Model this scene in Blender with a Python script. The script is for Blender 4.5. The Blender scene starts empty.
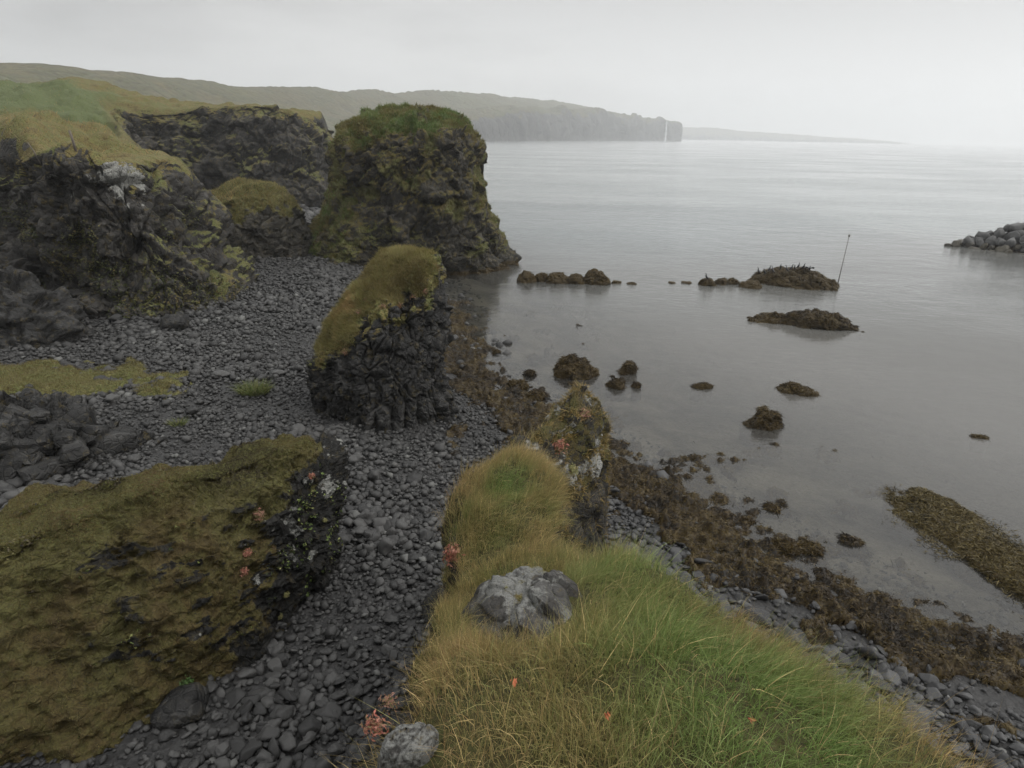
import bpy, math, time
import numpy as np
from mathutils import Vector, Matrix

T0 = time.time()
RNG = np.random.default_rng(11)
SC = bpy.context.scene
COL = SC.collection
F_PX, PITCH, ROLL, CAM_H = 620.0, math.radians(22.0), math.radians(1.2), 12.0

# ------------------------------------------------------------------ noise
def _h(ix, iy, iz, s):
    h = (ix.astype(np.int64) * 374761393 + iy.astype(np.int64) * 668265263 + iz.astype(np.int64) * 2147483647 + s * 974634731) & 0xffffffff
    h = ((h ^ (h >> 13)) * 1274126177) & 0xffffffff
    h = ((h ^ (h >> 16)) * 2246822519) & 0xffffffff
    return ((h ^ (h >> 15)) & 0xffffff) / float(0x1000000)

def vnoise(p, s=0):
    i = np.floor(p); f = p - i; i = i.astype(np.int64); u = f * f * f * (f * (f * 6 - 15) + 10)
    r = 0
    for dx in (0, 1):
        wx = u[:, 0] if dx else 1 - u[:, 0]
        for dy in (0, 1):
            wy = u[:, 1] if dy else 1 - u[:, 1]
            for dz in (0, 1):
                wz = u[:, 2] if dz else 1 - u[:, 2]
                r = r + wx * wy * wz * _h(i[:, 0] + dx, i[:, 1] + dy, i[:, 2] + dz, s)
    return r * 2 - 1

def fbm(p, scale=1.0, octv=4, s=0, gain=.5):
    shp = p.shape[:-1]; q = p.reshape(-1, 3) * scale; r = 0; a = 1
    for o in range(octv):
        r = r + a * vnoise(q + 17.3 * o, s + o); q = q * 2.03; a *= gain
    return r.reshape(shp)

def worley(p, s=0):
    """F1, F2, random per cell, vector from the cell's point, random direction per cell"""
    shp = p.shape[:-1]; q = p.reshape(-1, 3); n = len(q)
    i = np.floor(q).astype(np.int64); f = q - i
    F1 = np.full(n, 9.); F2 = np.full(n, 9.); R = np.zeros(n); V = np.zeros((n, 3)); D = np.zeros((n, 3))
    for dx in (-1, 0, 1):
        for dy in (-1, 0, 1):
            for dz in (-1, 0, 1):
                c = i + np.array([dx, dy, dz])
                o = np.stack([_h(c[:, 0], c[:, 1], c[:, 2], s + k) for k in (1, 2, 3)], 1)
                v = f - np.array([dx, dy, dz]) - o
                d = np.sqrt((v ** 2).sum(1))
                m = d < F1
                F2 = np.where(m, F1, np.minimum(F2, d))
                F1 = np.where(m, d, F1)
                if m.any():
                    R[m] = _h(c[m, 0], c[m, 1], c[m, 2], s + 9)
                    V[m] = v[m]
                    D[m] = np.stack([_h(c[m, 0], c[m, 1], c[m, 2], s + 20 + k) for k in (1, 2, 3)], 1) * 2 - 1
    return F1.reshape(shp), F2.reshape(shp), R.reshape(shp), V.reshape(shp + (3,)), D.reshape(shp + (3,))

def facet(p, scale, s, tilt=.5, step=.5, crack=.25):
    sc = np.asarray(scale, float)
    F1, F2, R, V, D = worley(p * sc + 0.16 * fbm(p * sc, 1.3, 2, s + 50)[..., None], s)
    return (R - .5) * step + (V * D).sum(-1) * tilt - crack * np.clip(1 - (F2 - F1) / .12, 0, 1)

def sstep(a, b, x):
    t = np.clip((x - a) / (b - a), 0, 1); return t * t * (3 - 2 * t)

# ------------------------------------------------------------------ camera rays
def rays(px, py):
    px = np.asarray(px, float); py = np.asarray(py, float)
    u = (px - 512) / F_PX; v = (384 - py) / F_PX
    a = u * math.cos(ROLL) - v * math.sin(ROLL); b = u * math.sin(ROLL) + v * math.cos(ROLL)
    return np.stack([a, b * math.sin(PITCH) + math.cos(PITCH), b * math.cos(PITCH) - math.sin(PITCH)], -1)

def at(px, py, z=0.0):
    d = rays(px, py); t = (z - CAM_H) / d[..., 2]
    return d * t[..., None] + np.array([0, 0, CAM_H])

def project(P):
    q = P - np.array([0, 0, CAM_H])
    up = q[:, 1] * math.sin(PITCH) + q[:, 2] * math.cos(PITCH)
    fw = q[:, 1] * math.cos(PITCH) - q[:, 2] * math.sin(PITCH)
    fw2 = np.where(fw > .1, fw, .1)
    a = q[:, 0] / fw2; b = up / fw2
    u = a * math.cos(ROLL) + b * math.sin(ROLL); v = -a * math.sin(ROLL) + b * math.cos(ROLL)
    return 512 + u * F_PX, 384 - v * F_PX, fw

# ------------------------------------------------------------------ mesh helpers
def mk(name, V, F, mat, loc=(0, 0, 0), parent=None, attrs=None, cols=None, smooth=True, label=None, cat=None, kind=None, group=None):
    """one mesh object; V in world coordinates, loc = its base point. F: list of (k x 3|4 int arrays)"""
    V = np.asarray(V, np.float32).reshape(-1, 3)
    loc = np.asarray(loc, np.float32)
    if not isinstance(F, (list, tuple)): F = [F]
    F = [np.asarray(f, np.int32) for f in F if len(f)]
    me = bpy.data.meshes.new(name)
    me.vertices.add(len(V)); me.vertices.foreach_set('co', (V - loc).ravel())
    li = np.concatenate([f.ravel() for f in F]); tot = np.concatenate([np.full(len(f), f.shape[1], np.int32) for f in F])
    st = np.concatenate([[0], np.cumsum(tot)[:-1]]).astype(np.int32)
    me.loops.add(len(li)); me.loops.foreach_set('vertex_index', li)
    me.polygons.add(len(tot)); me.polygons.foreach_set('loop_start', st)
    me.polygons.foreach_set('use_smooth', np.full(len(tot), bool(smooth)))
    me.update(calc_edges=True)
    for k, a in (attrs or {}).items():
        t = me.attributes.new(k, 'FLOAT', 'POINT'); t.data.foreach_set('value', np.asarray(a, np.float32).ravel())
    if cols is not None:
        t = me.attributes.new('tint', 'FLOAT_COLOR', 'POINT')
        t.data.foreach_set('color', np.concatenate([cols, np.ones((len(cols), 1))], 1).astype(np.float32).ravel())
    me.materials.append(mat)
    o = bpy.data.objects.new(name, me); COL.objects.link(o)
    if parent is None: o.location = [float(v) for v in loc]
    else: o.parent = parent
    tag(o, label, cat, kind, group)
    return o

def tag(o, label=None, cat=None, kind=None, group=None):
    for k, v in (('label', label), ('category', cat), ('kind', kind), ('group', group)):
        if v: o[k] = v
    return o

def empty(name, loc, label, cat, group=None):
    o = bpy.data.objects.new(name, None); COL.objects.link(o); o.location = [float(v) for v in loc]
    return tag(o, label, cat, None, group)

def cat_rom(C, n, closed=False):
    C = np.asarray(C, float); m = len(C)
    if closed: t = np.arange(n) / n * m
    else: t = np.linspace(0, m - 1, n)
    i = np.floor(t).astype(int)
    if not closed: i = np.minimum(i, m - 2)
    f = (t - i).reshape((-1,) + (1,) * (C.ndim - 1))
    g = (lambda k: C[k % m]) if closed else (lambda k: C[np.clip(k, 0, m - 1)])
    p0, p1, p2, p3 = g(i - 1), g(i), g(i + 1), g(i + 2)
    return .5 * (2 * p1 + (p2 - p0) * f + (2 * p0 - 5 * p1 + 4 * p2 - p3) * f ** 2 + (3 * p1 - p0 - 3 * p2 + p3) * f ** 3)

def surf(C, nr, nc, closed):
    """C: rows x cols x 3 control grid -> nr x nc x 3"""
    A = cat_rom(C, nr)
    return cat_rom(A.transpose(1, 0, 2), nc, closed).transpose(1, 0, 2)

def gnorm(P, closed):
    du = np.gradient(P, axis=0)
    if closed: dv = (np.roll(P, -1, 1) - np.roll(P, 1, 1)) / 2
    else: dv = np.gradient(P, axis=1)
    n = np.cross(dv, du); l = np.linalg.norm(n, axis=-1, keepdims=True)
    return n / np.maximum(l, 1e-9)

def gfaces(nr, nc, closed):
    r = np.arange(nr - 1)[:, None]; c = np.arange(nc if closed else nc - 1)[None, :]
    c2 = (c + 1) % nc
    return np.stack([r * nc + c, r * nc + c2, (r + 1) * nc + c2, (r + 1) * nc + c], -1).reshape(-1, 4)

def rings(spec, n=16, wob=.0, s=0):
    """spec: (z, cx, cy, rx, ry, rot_deg) -> control grid (counter-clockwise, bottom first)"""
    out = []
    for k, (z, cx, cy, rx, ry, rot) in enumerate(spec):
        a = np.arange(n) / n * 2 * np.pi; r = math.radians(rot)
        w = 1 + wob * fbm(np.stack([np.cos(a) * 1.5, np.sin(a) * 1.5, np.full(n, k * .25)], 1), 1., 2, s)
        x = np.cos(a) * rx * w; y = np.sin(a) * ry * w
        out.append(np.stack([cx + x * math.cos(r) - y * math.sin(r), cy + x * math.sin(r) + y * math.cos(r), np.full(n, z)], 1))
    return np.array(out)

def sample_grid(P, N, w, n, closed, rng):
    """n random points on grid P weighted by area times w (per vertex)"""
    Q = np.concatenate([P, P[:, :1]], 1) if closed else P
    W = np.concatenate([w, w[:, :1]], 1) if closed else w
    M = np.concatenate([N, N[:, :1]], 1) if closed else N
    a, b, c, d = Q[:-1, :-1], Q[:-1, 1:], Q[1:, 1:], Q[1:, :-1]
    ar = np.linalg.norm(np.cross(b - a, d - a), axis=-1) * (W[:-1, :-1] + W[1:, 1:]) / 2
    cdf = np.cumsum(ar.ravel()); 
    k = np.searchsorted(cdf, rng.random(n) * cdf[-1]); k = np.minimum(k, ar.size - 1)
    i, j = np.divmod(k, ar.shape[1]); u = rng.random((n, 1)); v = rng.random((n, 1))
    p = (a[i, j] * (1 - u) + d[i, j] * u) * (1 - v) + (b[i, j] * (1 - u) + c[i, j] * u) * v
    return p, M[i, j]

def nrm(v): return v / np.maximum(np.linalg.norm(v, axis=-1, keepdims=True), 1e-9)

def blades(p, up, lean, L, W, B, rng, seg=3):
    """strips: verts, faces (quads, tris), index of the blade for each vertex"""
    n = len(p); ts = np.linspace(0, 1, seg + 1)
    side = nrm(np.cross(up, lean) + .7 * rng.normal(size=(n, 3)))
    V = []
    for t in ts:
        c = p + up * (L * t * (1 - .45 * B * t))[:, None] + lean * (L * B * t * t)[:, None]
        if t < 1:
            w = (W * (1 - t ** 1.6) * .5)[:, None] * side
            V += [c - w, c + w]
        else: V += [c]
    m = len(V); V = np.stack(V, 1).reshape(-1, 3); b = np.arange(n)[:, None] * m
    q = np.concatenate([b + np.array([[2 * k, 2 * k + 1, 2 * k + 3, 2 * k + 2]]) for k in range(seg - 1)]) if seg > 1 else np.zeros((0, 4), int)
    k = 2 * (seg - 1); t = b + np.array([[k, k + 1, k + 2]])
    return V, [q, t], np.repeat(np.arange(n), m)

def leaves(c, nr, size, rng, asp=.5):
    """folded diamond leaves: centre c, facing nr"""
    n = len(c); t = nrm(np.cross(nr, rng.normal(size=(n, 3)))); b = np.cross(nr, t)
    s = size[:, None]
    V = np.stack([c - t * s, c + b * s * asp + nr * s * .15, c + t * s, c - b * s * asp + nr * s * .15], 1).reshape(-1, 3)
    return V, np.arange(n)[:, None] * 4 + np.array([[0, 1, 2, 3]]), np.repeat(np.arange(n), 4)

def mixcol(cs, t):
    cs = np.asarray(cs, float); t = np.clip(t, 0, .9999) * (len(cs) - 1); i = t.astype(int); f = (t - i)[:, None]
    return cs[i] * (1 - f) + cs[i + 1] * f

def ico(sub):
    import bmesh
    b = bmesh.new(); bmesh.ops.create_icosphere(b, subdivisions=sub, radius=1)
    V = np.array([v.co[:] for v in b.verts]); F = np.array([[v.index for v in f.verts] for f in b.faces]); b.free()
    return V, F
ICO = {k: ico(k) for k in (1, 2, 3, 4)}

# ------------------------------------------------------------------ node helpers
class NT:
    def __init__(s, tree): s.t = tree; tree.nodes.clear()
    def n(s, typ, ins=None, **kw):
        nd = s.t.nodes.new(typ)
        for k, v in kw.items(): setattr(nd, k, v)
        for k, v in (ins or {}).items():
            sk = nd.inputs[k]
            if isinstance(v, bpy.types.NodeSocket): s.t.links.new(v, sk)
            else: sk.default_value = v
        return nd
    def math(s, op, a, b=0.0, clamp=False): return s.n('ShaderNodeMath', {0: a, 1: b}, operation=op, use_clamp=clamp).outputs[0]
    def mix(s, f, a, b):
        nd = s.n('ShaderNodeMix', data_type='RGBA')
        for i, v in ((0, f), (6, a), (7, b)):
            if isinstance(v, bpy.types.NodeSocket): s.t.links.new(v, nd.inputs[i])
            else: nd.inputs[i].default_value = v if i == 0 else (tuple(v) + (1,) if len(v) == 3 else v)
        return nd.outputs[2]
    def noise(s, co, scale, detail=4, rough=.55): return s.n('ShaderNodeTexNoise', {'Vector': co, 'Scale': scale, 'Detail': detail, 'Roughness': rough}).outputs[0]
    def ramp(s, f, stops):
        nd = s.n('ShaderNodeValToRGB', {0: f}); e = nd.color_ramp.elements
        while len(e) < len(stops): e.new(.5)
        for el, (p, c) in zip(e, stops): el.position = p; el.color = tuple(c) + (1,) if len(c) == 3 else c
        return nd.outputs[0]
    def rng(s, v, a, b, c=0., d=1.): return s.n('ShaderNodeMapRange', {0: v, 1: a, 2: b, 3: c, 4: d}).outputs[0]
    def attr(s, name): return s.n('ShaderNodeAttribute', attribute_name=name).outputs[2]

def new_mat(name):
    m = bpy.data.materials.new(name); m.use_nodes = True
    return m, NT(m.node_tree)

def rock_mat(name, dark, light, scale=1.0, turf=((.078, .062, .025), (.140, .112, .044), (.110, .112, .038), (.165, .112, .050)), green=(.088, .112, .044), rough=.72, bump=.5, lichen=(.20, .20, .185)):
    m, t = new_mat(name)
    co = t.n('ShaderNodeTexCoord').outputs[3]
    n1 = t.noise(co, .9 * scale, 8, .62); n2 = t.noise(co, 5 * scale, 6, .6); n3 = t.noise(co, 19 * scale, 4, .6)
    vor = t.n('ShaderNodeTexVoronoi', {'Vector': co, 'Scale': 3.2 * scale}, feature='DISTANCE_TO_EDGE').outputs[0]
    vcol = t.n('ShaderNodeTexVoronoi', {'Vector': co, 'Scale': 3.2 * scale}).outputs[1]
    vval = t.n('ShaderNodeSeparateColor', {0: vcol}).outputs[0]
    base = t.mix(t.rng(n1, .32, .68), dark, light)
    base = t.mix(t.rng(n2, .55, .75, 0, .55), base, (light[0] * 1.5, light[1] * 1.42, light[2] * 1.25))
    base = t.mix(t.math('MULTIPLY', vval, .6), base, dark)
    # yellow and orange crusts, pale lichen
    cr = t.math('MULTIPLY', t.rng(t.noise(co, 3.1 * scale, 5), .56, .64), t.rng(n3, .42, .6))
    base = t.mix(t.math('MULTIPLY', cr, t.attr('crust')), base, (.10, .075, .022))
    lf = t.rng(t.math('ADD', t.math('MULTIPLY', t.attr('lich'), .58), t.math('MULTIPLY', n2, .8)), .78, .88)
    base = t.mix(t.math('MULTIPLY', lf, t.rng(n3, .3, .5)), base, lichen)
    # turf
    tf = t.ramp(t.noise(co, 1.3 * scale, 6, .65), [(.3, turf[0]), (.45, turf[1]), (.56, turf[2]), (.7, turf[3])])
    tf = t.mix(t.attr('green'), tf, green)
    tf = t.mix(t.rng(n3, .42, .66, 0, .75), tf, (.022, .017, .008))
    mf = t.math('ADD', t.attr('moss'), t.math('MULTIPLY', t.math('SUBTRACT', t.math('ADD', t.math('MULTIPLY', n2, .6), t.math('MULTIPLY', n3, .4)), .5), 1.6))
    mf = t.rng(mf, .42, .58)
    base = t.mix(mf, base, tf)
    # seaweed on the tide line
    wf = t.rng(t.math('ADD', t.attr('weed'), t.math('SUBTRACT', n2, .5)), .4, .55)
    wc = t.mix(t.rng(n3, .35, .65), (.016, .011, .005), (.055, .038, .012))
    base = t.mix(wf, base, wc)
    h = t.math('ADD', t.math('MULTIPLY', t.rng(vor, 0, .12), .35), t.math('ADD', t.math('MULTIPLY', n2, .8), t.math('MULTIPLY', n3, .45)))
    bp = t.n('ShaderNodeBump', {'Strength': bump, 'Distance': .12 / scale, 'Height': h}).outputs[0]
    ro = t.math('ADD', t.math('MULTIPLY', mf, .22), t.rng(n2, .3, .7, rough - .2, rough), True)
    b = t.n('ShaderNodeBsdfPrincipled', {'Base Color': base, 'Roughness': ro, 'Normal': bp, 'Specular IOR Level': .14})
    t.n('ShaderNodeOutputMaterial', {0: b.outputs[0]})
    return m

def tint_mat(name, trans=.25, rough=.6, spec=.3, mult=1.0):
    m, t = new_mat(name)
    c = t.n('ShaderNodeAttribute', attribute_name='tint').outputs[0]
    b = t.n('ShaderNodeBsdfPrincipled', {'Base Color': c, 'Roughness': rough, 'Specular IOR Level': spec})
    tr = t.n('ShaderNodeBsdfTranslucent', {'Color': c})
    mx = t.n('ShaderNodeMixShader', {0: trans, 1: b.outputs[0], 2: tr.outputs[0]})
    t.n('ShaderNodeOutputMaterial', {0: mx.outputs[0]})
    return m

def stone_mat(name, c0, c1, c2, rough=.5, scale=4.):
    m, t = new_mat(name)
    co = t.n('ShaderNodeTexCoord').outputs[3]; isl = t.attr('shade')
    n = t.noise(co, scale, 5); n2 = t.noise(co, scale * 9, 4)
    c = t.mix(t.math('ADD', t.math('MULTIPLY', isl, .75), t.rng(n, .3, .7, 0, .25), True), c0, c1)
    c = t.mix(t.rng(isl, .965, .985), c, c2)
    c = t.mix(t.rng(n2, .5, .8, 0, .4), c, (c1[0] * 1.5, c1[1] * 1.45, c1[2] * 1.4))
    bp = t.n('ShaderNodeBump', {'Strength': .35, 'Distance': .03, 'Height': t.math('ADD', n, t.math('MULTIPLY', n2, .5))}).outputs[0]
    b = t.n('ShaderNodeBsdfPrincipled', {'Base Color': c, 'Roughness': t.rng(n, .3, .7, rough - .1, rough + .15), 'Normal': bp, 'Specular IOR Level': .26})
    t.n('ShaderNodeOutputMaterial', {0: b.outputs[0]})
    return m

def flat_mat(name, col, rough=.7):
    m, t = new_mat(name)
    co = t.n('ShaderNodeTexCoord').outputs[3]
    c = t.mix(t.rng(t.noise(co, 9., 5), .3, .7), [v * .7 for v in col], [v * 1.25 for v in col])
    b = t.n('ShaderNodeBsdfPrincipled', {'Base Color': c, 'Roughness': rough})
    t.n('ShaderNodeOutputMaterial', {0: b.outputs[0]})
    return m

M_CLIFF = rock_mat('cliff_basalt', (.007, .0067, .0063), (.068, .064, .058), .8, bump=.8)
M_STACK = rock_mat('stack_basalt', (.006, .006, .006), (.056, .055, .053), 1.2, bump=.8)
M_BIG = rock_mat('far_stack_basalt', (.008, .0076, .0066), (.066, .061, .050), .8, bump=.8, turf=((.052, .040, .014), (.095, .075, .026), (.075, .070, .022), (.105, .072, .028)))
M_MOSSY = rock_mat('mossy_rock', (.005, .005, .0047), (.022, .021, .019), 1.5, bump=.8, turf=((.034, .025, .011), (.070, .053, .021), (.062, .056, .019), (.078, .050, .022)), green=(.082, .084, .030))
M_LICHEN = rock_mat('lichen_rock', (.020, .018, .016), (.085, .084, .080), 5.0, rough=.85, lichen=(.125, .125, .117))
M_REEF = rock_mat('weedy_rock', (.013, .012, .011), (.035, .033, .030), 1.2)
M_SOIL = rock_mat('headland_soil', (.007, .0067, .006), (.040, .037, .032), 2.2, bump=.8, turf=((.030, .024, .010), (.06, .048, .018), (.045, .045, .015), (.085, .055, .022)), green=(.045, .055, .018))
M_FAR = rock_mat('far_hills', (.03, .029, .026), (.055, .053, .047), .014, turf=((.045, .042, .02), (.08, .07, .03), (.055, .058, .025), (.09, .075, .032)))
M_GRASS = tint_mat('grass_blade', .32, .55, .25)
M_WEED = tint_mat('wet_seaweed', .05, .5, .18)
M_LEAF = tint_mat('plant_leaf', .2, .5, .3)
M_COB = stone_mat('cobble_basalt', (.008, .008, .008), (.058, .057, .055), (.085, .085, .08), .55)
M_SLAB = stone_mat('slab_basalt', (.011, .011, .0113), (.060, .060, .060), (.13, .13, .12), .55)

# ------------------------------------------------------------------ beach height field
SHORE = np.array([(60, -40), (30, -6), (18, 6), (13.9, 10.6), (12.9, 11.6), (11.3, 12.5), (10.0, 13.6), (8.5, 14.6), (7.1, 17.3), (5.7, 20.2), (4.1, 21), (2.9, 23.5), (1.2, 26.3), (-.7, 28.2), (-2.4, 32.4),
                  (-4.3, 38.9), (-5.8, 48), (-8, 56), (-11, 66), (-16, 75), (-22, 84), (-27, 98), (-33, 125), (-60, 165), (-220, 330)], float)
POLY = np.concatenate([SHORE, [(-600, 330), (-600, -200), (60, -200)]])

def inside(x, y, poly):
    r = np.zeros(x.shape, bool); n = len(poly)
    for i in range(n):
        x1, y1 = poly[i]; x2, y2 = poly[(i + 1) % n]
        if y1 == y2: continue
        c = ((y1 > y) != (y2 > y)) & (x < (x2 - x1) * (y - y1) / (y2 - y1) + x1)
        r ^= c
    return r

def shore_dist(x, y):
    d = np.full(x.shape, 1e9)
    for (x1, y1), (x2, y2) in zip(SHORE[:-1], SHORE[1:]):
        dx, dy = x2 - x1, y2 - y1; t = np.clip(((x - x1) * dx + (y - y1) * dy) / (dx * dx + dy * dy), 0, 1)
        d = np.minimum(d, np.hypot(x - x1 - t * dx, y - y1 - t * dy))
    return np.where(inside(x, y, POLY), d, -d)

def zbeach(x, y):
    x = np.asarray(x, float); y = np.asarray(y, float)
    p = np.stack([x, y, np.zeros_like(x)], -1)
    d = shore_dist(x, y) + fbm(p, .5, 3, 5) * .7
    z = np.interp(d, [-60, -25, -9, -2.5, 0, 4, 9, 16, 35, 70], [-5, -3, -1.3, -.28, 0, .5, 1.1, 1.55, 2.1, 3.2])
    return z + fbm(p, .12, 3, 8) * .12 + fbm(p, .9, 3, 9) * .05

def grid_xy(x0, x1, y0, y1, st):
    X, Y = np.meshgrid(np.arange(x0, x1 + st, st), np.arange(y0, y1 + st, st))
    return X, Y
X, Y = grid_xy(-70, 75, -12, 170, .5)
BP = np.stack([X, Y, zbeach(X, Y)], -1); BP[..., 2] += fbm(BP, 2.2, 2, 3) * .03
m, t = new_mat('black_shingle')
co = t.n('ShaderNodeTexCoord').outputs[3]; n1 = t.noise(co, .5, 6); n2 = t.noise(co, 6., 6)
wd = t.rng(t.math('ADD', t.attr('under'), t.math('MULTIPLY', t.math('SUBTRACT', t.noise(co, .55, 7, .62), .5), 2.6)), .35, .75)
base = t.mix(t.rng(n2, .3, .7), (.006, .006, .006), (.022, .021, .020))
sand = t.mix(t.rng(t.noise(co, .35, 7, .65), .38, .62), (.014, .011, .007), (.11, .098, .080))
base = t.mix(t.attr('under'), base, sand)
v = t.n('ShaderNodeTexVoronoi', {'Vector': co, 'Scale': 4.5}).outputs[0]
bp = t.n('ShaderNodeBump', {'Strength': .8, 'Distance': .12, 'Height': t.math('ADD', n2, v)}).outputs[0]
b = t.n('ShaderNodeBsdfPrincipled', {'Base Color': base, 'Roughness': .75, 'Normal': bp})
t.n('ShaderNodeOutputMaterial', {0: b.outputs[0]})
M_BEACH = m
mk('beach', BP, gfaces(*X.shape, False), M_BEACH, attrs={'under': sstep(.05, -.35, BP[..., 2])}, kind='structure')

# sea: one sheet, fine near, to the horizon
gx = np.concatenate([-np.geomspace(9000, 80, 26), np.linspace(-70, 90, 81), np.geomspace(100, 9000, 26)])
gy = np.concatenate([np.linspace(-30, 160, 96), np.geomspace(170, 12000, 30)])
X, Y = np.meshgrid(gx, gy); SP = np.stack([X, Y, np.zeros_like(X)], -1)
lag = np.array([(60, -60), (70, 40), (56, 74), (44, 70), (30, 56), (18, 56), (6, 55), (-10, 60), (-30, 60), (-30, -60)], float)
dl = np.full(X.shape, 1e9)
for (x1, y1), (x2, y2) in zip(lag, np.roll(lag, -1, 0)):
    dx, dy = x2 - x1, y2 - y1; tt = np.clip(((X - x1) * dx + (Y - y1) * dy) / (dx * dx + dy * dy), 0, 1)
    dl = np.minimum(dl, np.hypot(X - x1 - tt * dx, Y - y1 - tt * dy))
dl = np.where(inside(X, Y, lag), -dl, dl)
rough_sea = np.maximum(sstep(-8, 30, dl), .22 * sstep(34, 50, Y))
shal = sstep(-18, -.5, shore_dist(X, Y))
m, t = new_mat('sea_water')
co = t.n('ShaderNodeTexCoord').outputs[3]
def mapped(sx, sy, rz): return t.n('ShaderNodeMapping', {'Vector': co, 'Scale': (sx, sy, 1), 'Rotation': (0, 0, rz)}).outputs[0]
w1 = t.noise(mapped(.30, .5, .5), 1., 4, .6); w2 = t.noise(mapped(1.1, 2.3, .2), 1., 4, .6); w3 = t.noise(mapped(3.2, 7., .5), 1., 3, .55)
gust = t.rng(t.noise(mapped(.014, .034, .25), 1., 4, .6), .38, .64)
ra = t.attr('rough'); ripple = t.math('ADD', t.math('MULTIPLY', w2, .30), t.math('MULTIPLY', w3, .10))
chop = t.math('ADD', t.math('MULTIPLY', w1, 1.05), ripple)
calm_gust = t.rng(t.noise(mapped(.05, .12, .6), 1., 3, .5), .40, .62, .10, 1.0)
hgt = t.math('ADD', t.math('MULTIPLY', t.math('MULTIPLY', chop, ra), t.rng(gust, 0, 1, .3, 1.0)), t.math('MULTIPLY', t.math('MULTIPLY', ripple, calm_gust), t.math('SUBTRACT', .22, t.math('MULTIPLY', ra, .16))))
bp = t.n('ShaderNodeBump', {'Strength': .9, 'Distance': .45, 'Height': hgt}).outputs[0]
fr = t.n('ShaderNodeFresnel', {'IOR': 1.333, 'Normal': bp}).outputs[0]
gl = t.n('ShaderNodeBsdfGlossy', {'Color': (1, 1, 1, 1), 'Roughness': t.rng(ra, 0, 1, .04, .16), 'Normal': bp})
body = t.n('ShaderNodeBsdfDiffuse', {'Color': t.mix(ra, (.088, .085, .078), (.105, .120, .120))})
tr = t.n('ShaderNodeBsdfTransparent', {'Color': (.80, .80, .74, 1)})
und = t.n('ShaderNodeMixShader', {0: t.rng(t.attr('shallow'), 0, 1, .88, .16), 1: tr.outputs[0], 2: body.outputs[0]})
mx = t.n('ShaderNodeMixShader', {0: fr, 1: und.outputs[0], 2: gl.outputs[0]})
t.n('ShaderNodeOutputMaterial', {0: mx.outputs[0]})
mk('sea', SP, gfaces(*X.shape, False), m, attrs={'rough': rough_sea, 'shallow': shal}, kind='structure')

# ------------------------------------------------------------------ left clifftop terrain
PL = np.array([(-28, 40, 10.4), (-22, 38, 10.5), (-34, 42, 9.5), (-40, 42, 9.5), (-52, 40, 9.8), (-35, 48, 10.9), (-45, 60, 11.5), (-60, 70, 13.8), (-75, 90, 14.4), (-66, 105, 19.2), (-74, 107, 18.0), (-60, 108, 15.6), (-55, 100, 14.4), (-42, 103, 15.0), (-33, 104, 14.4),
               (-90, 120, 14.8), (-110, 140, 13), (-60, 150, 10), (-150, 160, 12), (-100, 60, 14.4), (-80, 40, 12), (-120, 220, 12), (-200, 100, 14), (-200, 300, 9), (-48, 78, 11.0), (-40, 130, 10), (-36, 70, 8.5), (-29, 54, 9.6), (-24, 45, 10.2)], float)
def zplat(x, y):
    w = 0; z = 0
    for px, py, pz in PL:
        k = 1 / ((x - px) ** 2 + (y - py) ** 2 + 9) ** 1.6; w = w + k; z = z + k * pz
    return z / w
# base x, base y, edge x, edge y, edge z, back dir
CL = [(-75, 27, -77, 30, 10.4, (-1, 0)), (-55, 33, -56, 35.5, 10.2, (-1, .05)), (-44, 36.5, -44, 38.6, 9.2, (-.98, .2)), (-37, 39, -36.6, 40.4, 8.9, (-.95, .3)), (-32, 38.6, -32, 39.6, 9.0, (-.9, .4)), (-28.4, 36.6, -28.8, 38.2, 9.7, (-.85, .5)),
      (-25, 35, -26, 36.6, 10.4, (-.8, .6)), (-22.2, 34.8, -24.2, 36.7, 10.7, (-.8, .6)), (-19.6, 35.8, -22.7, 37.5, 10.3, (-.8, .6)), (-19.0, 38.4, -22.5, 40.4, 10.1, (-.85, .55)), (-19, 43, -23.4, 45.5, 9.9, (-.9, .45)), (-22.6, 50, -28.5, 53, 9.4, (-.95, .4)),
      (-28, 59, -35, 61, 9.4, (-.95, .4)), (-34, 67, -41, 69.5, 10.2, (-.9, .5)), (-40, 76, -47, 80, 11.6, (-.85, .55)), (-47, 86, -53, 88, 13.2, (-.8, .6)), (-56, 94.5, -58, 96.6, 13.6, (-.7, .7)), (-50, 96.5, -51, 99.6, 14.2, (-.55, .85)),
      (-43, 96.8, -43.4, 100.0, 14.9, (-.45, .9)), (-37.5, 96, -38.4, 100, 15.2, (-.4, .9)), (-32.5, 97.5, -35, 101.5, 14.6, (-.35, .95)), (-29.0, 101, -31.5, 105, 13.4, (-.3, .95)), (-28.5, 108, -31.8, 111, 12.2, (-.3, .95)), (-33, 122, -36, 124, 11.5, (-.3, .95)),
      (-50, 145, -52, 147, 9.5, (-.4, .9)), (-80, 175, -82, 178, 8, (-.4, .9)), (-140, 240, -142, 243, 7, (-.5, .85))]
rows = [[] for _ in range(11)]
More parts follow.
